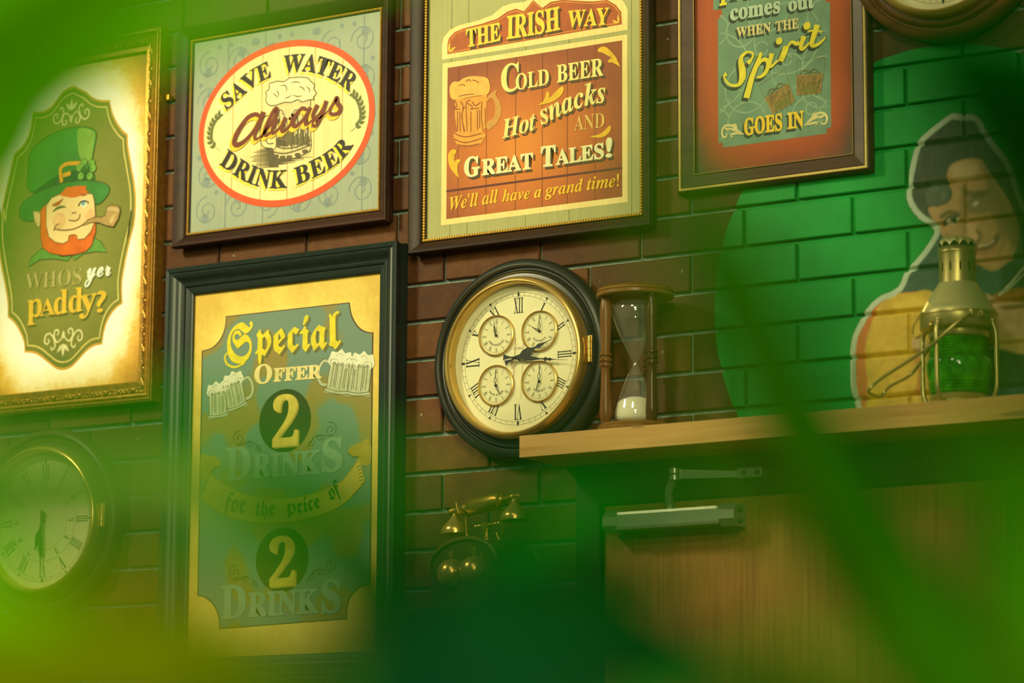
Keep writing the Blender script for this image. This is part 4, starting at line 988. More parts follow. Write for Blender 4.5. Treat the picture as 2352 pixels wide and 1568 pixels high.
# ------------------------------------------------------------------ clocks
def facing(cx, cz): return Matrix(((1, 0, 0, cx), (0, 0, -1, 0), (0, 1, 0, cz), (0, 0, 0, 1)))
def prism(mb, pts, y0, y1):
    n = len(pts); tri = tessellate_polygon([[Vector((p[0], p[1], 0)) for p in pts]])
    mb.add([(p[0], y0, p[1]) for p in pts]+[(p[0], y1, p[1]) for p in pts], [tuple(t) for t in tri]+[tuple(i+n for i in t)[::-1] for t in tri]+[(i, (i+1) % n, (i+1) % n+n, i+n) for i in range(n)])
def hand_shape(c, ang, prof):
    """prof: (distance along the hand, half width); ang clockwise from twelve"""
    d = (math.sin(ang), math.cos(ang)); nn = (d[1], -d[0])
    L_ = [(c[0]+d[0]*a+nn[0]*w, c[1]+d[1]*a+nn[1]*w) for a, w in prof]; R_ = [(c[0]+d[0]*a-nn[0]*w, c[1]+d[1]*a-nn[1]*w) for a, w in prof]
    return L_+R_[::-1]
def radial(A, body, st, c, r, ang, h, wd, mat, L, off=0.0):
    d = (math.sin(ang), math.cos(ang)); tn = (math.cos(ang), -math.sin(ang))
    p = (c[0]+d[0]*(r-h/2), c[1]+d[1]*(r-h/2))
    A.text(body, st, [(p[0]-tn[0]*wd/2, p[1]-tn[1]*wd/2), (p[0]+tn[0]*wd/2, p[1]+tn[1]*wd/2)], h, mat, L, off=off)
BRASS = solid('polished_brass', 'd2b060', 0.26, 0.78, 0.08, 30)
BRASS_DULL = solid('satin_brass', 'a8883f', 0.36, 0.85, 0.1, 30)
BLUED = solid('blackened_steel_hand', '1d2418', 0.4, 0.3)
CLEAR = glassy('clock_glass', (0.97, 0.98, 0.95, 1), 0.75)
ROM = ['XII', 'I', 'II', 'III', 'IIII', 'V', 'VI', 'VII', 'VIII', 'IX', 'X', 'XI']
RW = [1.9, 0.55, 0.9, 1.25, 1.6, 1.15, 1.55, 1.9, 2.3, 1.55, 1.15, 1.55]
def clock(label, ctr, wood_m, kind):
    cx, cz = ctr
    t = thing('wall_clock', label, 'clock', (cx, 0, cz-0.207), 'round wall clocks')
    M = facing(cx, cz)
    mb = MB(); mb.lathe([(0.0, 0.001), (0.198, 0.001), (0.2045, 0.010), (0.207, 0.024), (0.205, 0.036), (0.199, 0.044), (0.192, 0.046), (0.188, 0.043), (0.186, 0.038), (0.1835, 0.038), (0.181, 0.043), (0.178, 0.047), (0.176, 0.046), (0.174, 0.043), (0.168, 0.044), (0.160, 0.044), (0.155, 0.030), (0.0, 0.030)], 96, M)
    mb.build('case', wood_m, t, True)
    mb = MB(); mb.lathe([(0.1660, 0.042), (0.1665, 0.050), (0.1650, 0.053), (0.1655, 0.057), (0.1640, 0.060), (0.1630, 0.064), (0.1600, 0.0675), (0.1560, 0.0685), (0.1530, 0.066), (0.1515, 0.060), (0.1512, 0.041)], 96, M)
    mb.build('bezel', BRASS, t, True)
    A = Art(-0.040, 0.00012); c = (cx, cz)
    FACE, K = ink('e3dcb2' if kind != 'left' else 'd8cf9a', 0.03, 20), '2b3020'
    A.disc(c, 0.1516, FACE, 0, 96)
    A.ring(c, 0.1350, 0.1356, K, 1, 120); A.ring(c, 0.1280, 0.1286, K, 1, 120)
    for i in range(60):
        a = 2*PI*i/60; d = (math.sin(a), math.cos(a))
        A.ribbon([(cx+d[0]*0.1283, cz+d[1]*0.1283), (cx+d[0]*0.1353, cz+d[1]*0.1353)], 0.0006, K, 1)
        if i % 5 == 0:
            if i % 15 == 0: A.poly(hand_shape(c, a, [(0.1255, 0.0002), (0.1318, 0.0030), (0.1380, 0.0002)]), K, 2)
            else: A.poly(hand_shape(c, a, [(0.1300, 0.0002), (0.1368, 0.0030)]), K, 2)
    for i in range(12):
        radial(A, ROM[i], 'bold', c, 0.109, 2*PI*i/12, 0.0320, 0.0118*RW[i], K, 2, -0.002)
    if kind == 'world':
        A.text('MUMBAI', 'bold', [(cx-0.0120, cz+0.0185), (cx+0.0120, cz+0.0185)], 0.0050, '7a7a50', 2, off=-0.006)
    if kind == 'left':
        A.ring(c, 0.0900, 0.0906, K, 1, 90); A.ring(c, 0.0650, 0.0655, K, 1, 90)
        for i in range(12): radial(A, str(i or 12), 'bold', c, 0.078, 2*PI*i/12, 0.0140, 0.0085 if 0 < i < 10 else 0.0140, K, 2, -0.004)
    A.build('dial', t)
    # hands
    def hand(name, ang, prof, y, mat=BLUED, par=t, cc=c):
        mb = MB(); prism(mb, hand_shape(cc, math.radians(ang), prof), y, y-0.0008); return mb.build(name, mat, par)
    def curl(p0, ang, ln, y, par, name, cc):
        """serpentine hand of a small dial"""
        d = (math.sin(math.radians(ang)), math.cos(math.radians(ang))); nn = (d[1], -d[0]); mb = MB()
        pt = lambda a, w: (cc[0]+d[0]*a*ln+nn[0]*w*ln, y, cc[1]+d[1]*a*ln+nn[1]*w*ln)
        for sg in (1, -1): mb.tube([pt(0.15+0.35*i/10, sg*0.09*math.sin(PI*i/10)) for i in range(11)], 0.00055, 6)
        mb.tube([pt(-0.02, 0), pt(0.16, 0)], 0.0011, 6); mb.tube([pt(0.5, 0), pt(0.7, 0), pt(1.0, 0)], [0.0011, 0.0008, 0.0003], 6)
        return mb.build(name, BLUED, par, True)
    if kind == 'world':
        hand('hour_hand', 70, [(-0.026, 0.0055), (-0.020, 0.0035), (-0.010, 0.0016), (0.0, 0.0035), (0.012, 0.0030), (0.020, 0.0075), (0.032, 0.0080), (0.043, 0.0032), (0.050, 0.0020), (0.058, 0.0045), (0.066, 0.0030), (0.074, 0.0010), (0.090, 0.0003)], -0.0500)
        hand('minute_hand', 97, [(-0.028, 0.0060), (-0.020, 0.0035), (-0.010, 0.0016), (0.0, 0.0030), (0.016, 0.0025), (0.030, 0.0045), (0.046, 0.0035), (0.060, 0.0014), (0.068, 0.0016), (0.072, 0.0045), (0.077, 0.0018), (0.082, 0.0034), (0.088, 0.0012), (0.096, 0.0006), (0.124, 0.0003)], -0.0520)
        hand('second_hand', 183, [(-0.040, 0.0004), (-0.039, 0.0016), (-0.036, 0.0016), (-0.034, 0.0005), (0.0, 0.0008), (0.072, 0.0005)], -0.0535, solid('rose_second_hand', 'b07f5c', 0.4, 0.2))
        mb = MB(); mb.lathe([(0, 0.056), (0.0022, 0.0555), (0.0030, 0.054), (0.0030, 0.040)], 16, M); mb.build('hub', BLUED, t, True)
        for sx, sz, nm, hs, ms in ((-1, 1, 'JOHANNESBURG', 344, 352), (1, 1, 'LONDON', 301, 3), (-1, -1, 'NEW-YORK', 153, 0), (1, -1, 'SYDNEY', 201, 4)):
            q = (cx+sx*0.0515, cz+sz*0.0512)
            S = Art(-0.0412, 0.00010); S.disc(q, 0.0390, ink('ddd6aa', 0.03, 20), 0, 48)
            S.ring(q, 0.0345, 0.0349, K, 1, 60)
            for i in range(60):
                a = 2*PI*i/60; S.disc((q[0]+0.0362*math.sin(a), q[1]+0.0362*math.cos(a)), 0.00055 if i % 5 else 0.0008, K, 1, 6)
            for i in range(12):
                if nm == 'JOHANNESBURG' or not (4 < i < 8) or True: radial(S, ROM[i], 'bold', q, 0.0290, 2*PI*i/12, 0.0080, 0.0027*RW[i], K, 2, -0.004)
            span = {'JOHANNESBURG': 62, 'LONDON': 48, 'NEW-YORK': 56, 'SYDNEY': 44}[nm]
            pth = [(q[0]+0.0215*math.sin(math.radians(180+span-2*span*k/8)), q[1]+0.0215*math.cos(math.radians(180+span-2*span*k/8))) for k in range(9)]
            S.text(nm, 'bold', pth, 0.0042, K, 3, off=-0.002)
            sd = S.build('sub_dial', t)
            mb = MB(); mb.lathe([(0.0385, 0.041), (0.0390, 0.0445), (0.0405, 0.0458), (0.0420, 0.0448), (0.0426, 0.0405)], 56, facing(*q)); mb.build('rim', BRASS, sd, True)
            curl(None, hs, 0.022, -0.0440, sd, 'hour_hand', q); curl(None, ms, 0.032, -0.0452, sd, 'minute_hand', q)
            mb = MB(); mb.lathe([(0, 0.0468), (0.0020, 0.0462), (0.0028, 0.0440), (0.0024, 0.041)], 14, facing(*q)); mb.build('hub', BLUED, sd, True)
    else:
        hh, mm = (196, 180) if kind == 'left' else (300, 40)
        hand('hour_hand', hh, [(-0.020, 0.0040), (0.0, 0.0035), (0.020, 0.0030), (0.032, 0.0085), (0.046, 0.0075), (0.058, 0.0020), (0.068, 0.0005)], -0.0460)
        hand('minute_hand', mm, [(-0.024, 0.0040), (0.0, 0.0030), (0.030, 0.0022), (0.052, 0.0060), (0.070, 0.0045), (0.084, 0.0014), (0.106, 0.0004)], -0.0480)
        mb = MB(); mb.lathe([(0, 0.051), (0.003, 0.050), (0.004, 0.048), (0.004, 0.040)], 16, M); mb.build('hub', BLUED, t, True)
    mb = MB(); mb.lathe([(0.1525, 0.0615), (0.12, 0.0638), (0.08, 0.0655), (0.04, 0.0663), (0.0, 0.0666)], 64, M); mb.build('glass', CLEAR, t, True)
    mb = MB()
    for z in (-0.020, -0.0067, 0.0067, 0.020): mb.lathe([(0, -0.0060), (0.0042, -0.0060), (0.0042, 0.0060), (0, 0.0060)], 14, Matrix.Translation((cx+0.1715, -0.049, cz+0.004+z)))
    mb.box(cx+0.1655, cx+0.1775, -0.0475, -0.0435, cz-0.023, cz+0.031, 0.0008)
    mb.build('hinge', BRASS, t, True)
    return t
EBONY = solid('ebonised_wood', '23281f', 0.36, 0.0, 0.15, 25, 0.02)
WALNUT = wood('walnut_case', '4c3420', '2c1d12', 0, 0.4, 60, 0.05)
REDW = wood('reddish_case', '6b3f22', '412513', 0, 0.38, 60, 0.05)
p = at(1189.2, 822.8, -0.042); clock('black cased world clock with four small brass ringed dials beside the hourglass', (p.x, p.z), EBONY, 'world')
p = at(99.3, 1195.8, -0.042); clock('brown cased clock with one plain dial below the gilt framed print', (p.x, p.z), WALNUT, 'left')
p = at(2166, 23.5, -0.042); clock('reddish brown clock above the painted green circle, cut by the picture top', (p.x, p.z+0.1512), REDW, 'right')

# ------------------------------------------------------------------ hourglass
def up_scale(px, py, y): return (at(px, py-100, y).z-at(px, py, y).z)/100
def hourglass():
    Y = -0.092; k = up_scale(1460, 820, Y)
    cx = at(1459.5, 985, Y).x; z0 = SH_T; zt = at(1459.5, 664, Y).z
    H = zt-z0
    t = thing('hourglass', 'wooden hourglass with turned pillars and white sand on the oak shelf', 'hourglass', (cx, Y, z0))
    wd = wood('turned_rosewood', '7d5426', '4b2d14', 2, 0.32, 50, 0.05); ring = wood('turned_rosewood_disc', '8d662e', '5f3f1b', 0, 0.35, 50, 0.05); dk = wood('shaded_turned_rosewood', '4b3018', '2a180c', 2, 0.25, 50, 0.04)
    M = Matrix.Translation((cx, Y, z0)); R_ = 0.0765
    mb = MB(); mb.lathe([(0, 0), (R_-0.001, 0), (R_, 0.002), (R_, 0.006), (R_-0.003, 0.008), (R_-0.002, 0.011), (R_-0.005, 0.014), (R_-0.008, 0.0155), (0, 0.0155)], 64, M); mb.build('base', ring, t, True)
    M2 = Matrix.Translation((cx, Y, zt-0.018))
    mb = MB(); mb.lathe([(0, 0), (R_-0.002, 0), (R_, 0.002), (R_, 0.007), (R_-0.002, 0.0085), (R_, 0.010), (R_-0.001, 0.013), (R_-0.003, 0.0145), (R_-0.002, 0.016), (R_-0.008, 0.018), (0, 0.018)], 64, M2); mb.build('top', ring, t, True)
    h = H-0.0155-0.018; zb = z0+0.0155
    pr = [(0.0, 0.0), (0.0100, 0.0), (0.0105, 0.010), (0.0088, 0.014), (0.0095, 0.020), (0.0118, 0.06), (0.0122, 0.105), (0.0108, 0.20), (0.0092, 0.36), (0.0088, 0.43), (0.0100, 0.445), (0.0128, 0.455), (0.0128, 0.467), (0.0098, 0.475), (0.0098, 0.482), (0.0130, 0.492), (0.0132, 0.508), (0.0100, 0.52), (0.0096, 0.527), (0.0126, 0.537), (0.0126, 0.548), (0.0092, 0.565), (0.0098, 0.63), (0.0118, 0.82), (0.0122, 0.88), (0.0106, 0.955), (0.0088, 0.98), (0.0105, 0.985), (0.0105, 1.0), (0, 1.0)]
    back_ = (_fw.xy.normalized())
    for s_, c_, m_ in ((-0.985, 0.17, wd), (0.50, 0.866, dk), (0.50, -0.866, dk)):  # right-hand pillars get a darker copy of the wood as their shade
        x = cx+(_r0.x*s_-back_.x*c_)*0.0590; y = Y+(_r0.y*s_-back_.y*c_)*0.0590
        mb = MB(); mb.lathe([(r, zz*h if zz > 0.03 or zz == 0 else zz*h) for r, zz in pr], 20, Matrix.Translation((x, y, zb))); mb.build('pillar', m_, t, True)
    g = [(0.012, 0.004), (0.030, 0.010), (0.040, 0.040), (0.0415, 0.085), (0.0385, 0.15), (0.031, 0.25), (0.020, 0.36), (0.0105, 0.435), (0.0062, 0.465), (0.0056, 0.48), (0.0062, 0.495), (0.0105, 0.525), (0.020, 0.60), (0.031, 0.69), (0.0400, 0.785), (0.0445, 0.86), (0.0435, 0.925), (0.036, 0.975), (0.018, 0.997)]
    prof = catmull([(r, z*h) for r, z in g], 4)
    mb = MB(); mb.lathe(prof, 40, Matrix.Translation((cx, Y, zb))); mb.build('glass_bulb', glassy('hourglass_glass', (0.95, 0.96, 0.92, 1), 1.3, 0.06), t, True)
    sd = [(0.0, 0.006)]+[(r-0.0012, z) for r, z in prof if z < 0.165*h]
    zl = 0.165*h; rl = sd[-1][0]
    sd += [(rl-0.001, zl+0.002), (rl*0.75, zl+0.008), (rl*0.4, zl+0.0125), (0.0, zl+0.0145)]
    mb = MB(); mb.lathe(sd, 40, Matrix.Translation((cx, Y, zb))); mb.build('sand', solid('white_sand', 'e4dfc4', 0.85, 0, 0.06, 900), t, True)
hourglass()

# ------------------------------------------------------------------ lantern
def lantern():
    Y = -0.084; px = 2204.0; k = up_scale(px, 800, Y)/3.921*1.062
    cx = at(px, 905, Y).x; z0 = SH_T; c = Vector((cx, Y, z0))
    t = thing('lantern', 'brass ship lantern with green ribbed glass on the right of the shelf', 'lantern', (cx, Y, z0))
    M = Matrix.Translation(c)
    br = solid('aged_lantern_brass', 'b3a468', 0.36, 0.75, 0.12, 24); bd = solid('brushed_cone_brass', 'd2c78c', 0.42, 0.62, 0.08, 16)
    Z = lambda y: (1475-y)*k*1.0                       # heights read down the lantern
    R = lambda r: r*k*0.928
    mb = MB(); mb.lathe([(0, 0), (R(262), 0), (R(268), Z(1455)), (R(250), Z(1430)), (R(262), Z(1415)), (R(268), Z(1395)), (R(255), Z(1380)), (R(230), Z(1376)), (0, Z(1376))], 64, M); mb.build('base', br, t, True)
    # lens: ribbed green glass barrel
    prof = [(R(240), Z(1378))]
    for i in range(9):
        y = 1372-i*13; r = 262+12*math.sin(i/9*PI*0.5)+ (8 if i % 2 else -5); prof.append((R(r), Z(y)))
    prof += [(R(284), Z(1235)), (R(293), Z(1190)), (R(296), Z(1140)), (R(290), Z(1090)), (R(276), Z(1072))]
    for i in range(13): prof.append((R(266-i*0.8+(9 if i % 2 else -5)), Z(1066-i*13)))
    prof.append((R(240), Z(895)))
    gm = bpy.data.materials.new('green_lens_glass'); gm.use_nodes = True; nt = gm.node_tree; b = nt.nodes['Principled BSDF']
    f = noi(nt, coords(nt), 38, 4, 0.6)
    nt.links.new(ramp(nt, f, [(0.35, srgb('15701a')), (0.65, srgb('48b828'))]), b.inputs['Base Color'])
    b.inputs['Roughness'].default_value = 0.06; b.inputs['Transmission Weight'].default_value = 0.3; b.inputs['IOR'].default_value = 1.35
    mb = MB(); mb.lathe(prof, 64, M); mb.build('lens', gm, t, True)
    mb = MB(); mb.lathe([(R(236), Z(900)), (R(262), Z(897)), (R(270), Z(880)), (R(270), Z(850)), (R(300), Z(838)), (R(336), Z(828)), (R(346), Z(815)), (R(346), Z(718)), (R(356), Z(708)), (R(352), Z(694)), (R(340), Z(690))], 64, M); mb.build('band', br, t, True)
    mb = MB(); mb.lathe([(R(346), Z(696)), (R(338), Z(668)), (R(318), Z(650)), (R(292), Z(610)), (R(232), Z(510)), (R(190), Z(455)), (R(176), Z(430))], 64, M); mb.build('cone', bd, t, True)
    # chimney with key-hole slots left open all round
    n = 72; rows = [(172, 436), (170, 400), (168, 338), (168, 300), (168, 262), (168, 200), (170, 178)]
    mb = MB(); vs = []; 
    for r, y in rows:
        for i in range(n): a = 2*PI*i/n; vs.append((cx+R(r)*math.cos(a), Y+R(r)*math.sin(a), z0+Z(y)))
    fs = []
    for j in range(len(rows)-1):
        for i in range(n):
            if j in (2, 3) and i % 6 == 0: continue
            fs.append((j*n+i, j*n+(i+1) % n, (j+1)*n+(i+1) % n, (j+1)*n+i))
    mb.add(vs, fs)
    inner = [(R(160), Z(436)), (R(160), Z(178))]
    mb.build('chimney', br, t, True)
    mb = MB(); mb.lathe(inner, 48, M); mb.build('chimney_lining', solid('matt_black', '14160e', 0.9), t, True)  # plain black sleeve behind the chimney slots
    mb = MB(); mb.lathe([(R(160), Z(182)), (R(174), Z(178)), (R(178), Z(166)), (R(174), Z(156)), (R(178), Z(146)), (R(172), Z(132)), (R(158), Z(124)), (R(150), Z(132))], 56, M); mb.build('chimney_rim', br, t, True)
    # scalloped cap: the hem rises and falls in small arches
    vs = []; n = 96; ring_n = 6
    for j in range(ring_n):
        q = j/(ring_n-1)
        for i in range(n):
            a = 2*PI*i/n; sc = abs(math.sin(a*6))
            yb = 122-38*sc*(1-q)**1.5
            r = 160*math.cos(q*PI*0.46)+6; y = yb-(95)*math.sin(q*PI/2)
            vs.append((cx+R(r)*math.cos(a), Y+R(r)*math.sin(a), z0+Z(y)))
    fs = [(j*n+i, j*n+(i+1) % n, (j+1)*n+(i+1) % n, (j+1)*n+i) for j in range(ring_n-1) for i in range(n)]+[tuple((ring_n-1)*n+i for i in range(n))]
    mb = MB(); mb.add(vs, fs); mb.build('cap', bd, t, True)
    mb = MB(); mb.lathe([(0, Z(140)), (R(150), Z(140)), (R(150), Z(95)), (0, Z(85))], 40, M); mb.build('cap_throat', bpy.data.materials['matt_black'], t, True)
    tc = -_fw.xy.normalized(); rr = _r0.xy
    def pol(th, r, y):
        v = rr*math.sin(th)+tc*math.cos(th); return Vector((cx+v.x*R(r), Y+v.y*R(r), z0+Z(y)))
    for th0 in (-39, 51, 141, 231):
        th = math.radians(th0)
        mb = MB(); mb.tube(catmull([tuple(pol(th, r, y)) for r, y in ((352, 772), (352, 800), (372, 850), (382, 920), (382, 1100), (382, 1290), (370, 1370), (330, 1430), (262, 1452))], 5), R(22), 10)
        g = mb.build('guard_rod', br, t, True)
        mb = MB(); q = pol(th, 352, 775); mb.ball(q, R(26), 12, 8); mb.build('rivet', br, g, True)
    # bail handle fallen to the left
    piv = math.radians(11)
    f0, b0 = pol(piv, 362, 722), pol(piv+PI, 362, 722)
    e = at(1960+185/3.921, 540+1432/3.921, Y)
    f1 = Vector((e.x+0.012, Y-0.045, e.z)); b1 = Vector((e.x, Y+0.030, e.z)); k1 = f0.lerp(f1, 0.90)+Vector((0.002, 0, 0.006))
    mb = MB(); mb.tube(catmull([tuple(f0), tuple(pol(math.radians(-18), 402, 868)), tuple(pol(math.radians(-52), 425, 1032)), tuple(k1), tuple(f1), tuple((f1+b1)/2+Vector((-0.004, 0, -0.002))), tuple(b1), tuple(b0.lerp(b1, 0.86)), tuple(pol(math.radians(-100), 432, 1190)), tuple(pol(math.radians(-140), 412, 985)), tuple(b0)], 6), R(15), 8)
    bail = mb.build('bail_handle', br, t, True)
    mb = MB(); mb.ball(f0, R(30), 12, 8); mb.ball(f0+Vector((0, 0, -0.004)), R(26), 12, 8); mb.build('pivot', br, bail, True)
    mb = MB(); q = pol(math.radians(24), 352, 738); mb.box(q.x-R(36), q.x+R(36), q.y-0.003, q.y+0.004, q.z-R(26), q.z+R(26), 0.001); pl = mb.build('pivot_plate', br, t)
    mb = MB(); mb.ball(q+Vector((0.004, -0.004, 0)), R(13)); mb.build('rivet', br, pl, True)
    # hasp and a short chain on its left
    mb = MB(); a0, a1 = pol(math.radians(-66), 300, 610), pol(math.radians(-72), 330, 690); mb.tube([a0, a1], [R(20), R(26)], 8); mb.build('hasp', br, t, True)
    pts = catmull([tuple(pol(math.radians(-70), 352, 700)), tuple(pol(math.radians(-86), 400, 780)), tuple(pol(math.radians(-92), 410, 860)), tuple(pol(math.radians(-88), 385, 895)), tuple(pol(math.radians(-70), 362, 880)), tuple(pol(math.radians(-55), 360, 830)), tuple(pol(math.radians(-50), 356, 775))], 5)
    mb = MB()
    for i in range(0, len(pts)-1):
        a, b2 = Vector(pts[i]), Vector(pts[i+1]); m_ = (a+b2)/2; d = (b2-a).normalized(); s_ = d.cross(Vector((0, 1, 0)) if i % 2 else Vector((0.6, 0.2, 0.8))).normalized()
        ln = (b2-a).length*0.62
        mb.tube([m_+d*ln*math.cos(q2)+s_*0.0022*math.sin(q2) for q2 in [2*PI*j/8 for j in range(9)]], 0.0008, 5)
    mb.build('chain', BRASS, t, True)
lantern()

# ------------------------------------------------------------------ telephone on a low dark ledge
def telephone():
    Y = -0.135
    top = at(1086, 1236, Y-0.04); zs = at(1086, 1400, Y).z
    lm = MB(); lm.box(top.x-0.14, top.x+0.185, -0.235, 0.0, zs-0.025, zs, 0.003)
    tag(lm.build('wall_ledge', DARKW), 'dark low wall ledge carrying the antique telephone left of the door', 'ledge')
    t = thing('antique_telephone', 'antique brass and wood telephone on the dark ledge under the black clock', 'telephone', (top.x, Y, zs))
    M = Matrix.Translation((top.x, Y, zs)) @ Matrix.Rotation(math.radians(-21), 4, 'Z')
    H = top.z-zs; w = 0.112
    wdm = wood('telephone_body_wood', '4f3a1c', '2d200f', 2, 0.36, 50, 0.05)
    def T(mb):
        mb.v = [tuple(M @ Vector(v)) for v in mb.v]; return mb
    def arch(mb, w, h, y0, y1):
        pts = [(-w, 0)]+[(-w*math.cos(PI*i/24), h*0.62+(h*0.38)*math.sin(PI*i/24)) for i in range(25)]+[(w, 0)]
        n = len(pts)
        mb.add([(x, y0, z) for x, z in pts]+[(x, y1, z) for x, z in pts], [tuple(range(n)), tuple(range(n, 2*n))[::-1]]+[(i, (i+1) % n, n+(i+1) % n, n+i) for i in range(n)])
    mb = MB(); arch(mb, w, H, -0.050, 0.050); T(mb).build('body', wdm, t, True)
    mb = MB(); pr = [(-w*math.cos(PI*i/24), H*0.62+(H*0.38)*math.sin(PI*i/24)) for i in range(25)]
    mb.tube([(x, -0.052, z) for x, z in pr], 0.0042, 8); mb.tube([(x, 0.052, z) for x, z in pr], 0.0042, 8); T(mb).build('rim_moulding', wood('pale_rim', '6e5a2c', '4a3a1a', 0, 0.4, 50), t, True)
    mb = MB(); mb.box(-w-0.012, w+0.012, -0.060, 0.060, 0, 0.012, 0.003); T(mb).build('foot', wdm, t)
    for sx in (-0.037, 0.037):
        mb = MB(); mb.lathe([(0.029, 0.0), (0.029, 0.005), (0.0256, 0.016), (0.016, 0.0256), (0.005, 0.029), (0, 0.0294)], 32, Matrix(((1, 0, 0, sx), (0, 0, -1, -0.050), (0, 1, 0, H*0.52), (0, 0, 0, 1)))); T(mb).build('bell', BRASS, t, True)
    for sx, sz, r in ((-0.042, 0.80, 0.008), (0.032, 0.80, 0.009), (0.062, 0.72, 0.005)):
        mb = MB(); mb.lathe([(r, 0), (r*0.9, 0.0012), (0, 0.0016)], 6, Matrix(((1, 0, 0, sx), (0, 0, -1, -0.050), (0, 1, 0, H*sz), (0, 0, 0, 1)))); T(mb).build('inlay', BRASS_DULL, t)
    # cradle
    mb = MB(); mb.lathe([(0.012, 0), (0.012, 0.003), (0.006, 0.006), (0.005, 0.018), (0.008, 0.020), (0.008, 0.023), (0, 0.024)], 20, Matrix.Translation((0.010, 0, H-0.001)))
    mb.box(0.002, 0.018, -0.008, 0.008, H+0.022, H+0.034, 0.001); T(mb).build('cradle_post', BRASS_DULL, t, True)
    mb = MB(); mb.lathe([(0, -0.042), (0.003, -0.041), (0.004, -0.038), (0.0022, -0.035), (0.0022, -0.030), (0.004, -0.026), (0.0024, -0.022), (0.0035, -0.012), (0.0035, 0.012), (0.0024, 0.022), (0.004, 0.026), (0.0022, 0.030), (0.0022, 0.035), (0.004, 0.038), (0.003, 0.041), (0, 0.042)], 12, Matrix.Translation((0.012, 0, H+0.030)) @ Matrix.Rotation(PI/2, 4, 'Y')); T(mb).build('cradle_bar', BRASS, t, True)
    for sx in (-1, 1):
        mb = MB(); mb.tube(catmull([(sx*0.036+0.006, 0, H+0.012), (sx*0.048+0.006, 0, H-0.004) if sx > 0 else (-0.030, 0, H-0.002), (sx*0.058+0.004, 0, H+0.012), (sx*0.060, 0, H+0.040), (sx*0.062, 0, H+0.056)], 5), 0.0026, 8)
        for sy in (-1, 1): mb.tube(catmull([(sx*0.062, 0, H+0.054), (sx*0.064, sy*0.014, H+0.058), (sx*0.068, sy*0.017, H+0.072), (sx*0.070, sy*0.018, H+0.082)], 4), [0.0026]*12+[0.0036], 8)
        T(mb).build('hook', BRASS_DULL, t, True)
    hz = H+0.072; R90 = Matrix.Rotation(PI/2, 4, 'Y'); HM = Matrix.Translation((0, 0, hz)) @ Matrix.Rotation(math.radians(-3), 4, 'Y')
    hs = MB(); hs.lathe([(0, -0.118), (0.006, -0.116), (0.0075, -0.110), (0.005, -0.104), (0.0085, -0.100), (0.0065, -0.094), (0.0085, -0.070), (0.0105, -0.062), (0.0085, -0.055), (0.0165, -0.040), (0.0165, 0.046), (0.0125, 0.052), (0.0125, 0.058), (0.006, 0.064), (0.0055, 0.090), (0.0075, 0.096), (0.005, 0.102), (0.0065, 0.108), (0.004, 0.118), (0, 0.120)], 24, HM @ R90)
    h_ = T(hs).build('handset', BRASS_DULL, t, True)
    for nm, sx in (('mouthpiece', -0.098), ('earpiece', 0.100)):
        mb = MB(); mb.lathe([(0.0045, 0.0), (0.006, -0.004), (0.0095, -0.010), (0.020, -0.021), (0.0280, -0.030), (0.0295, -0.036), (0.0295, -0.043), (0.026, -0.043), (0.0, -0.034)], 32, HM @ Matrix.Translation((sx, 0, -0.004))); T(mb).build(nm, BRASS, h_, True)
telephone()

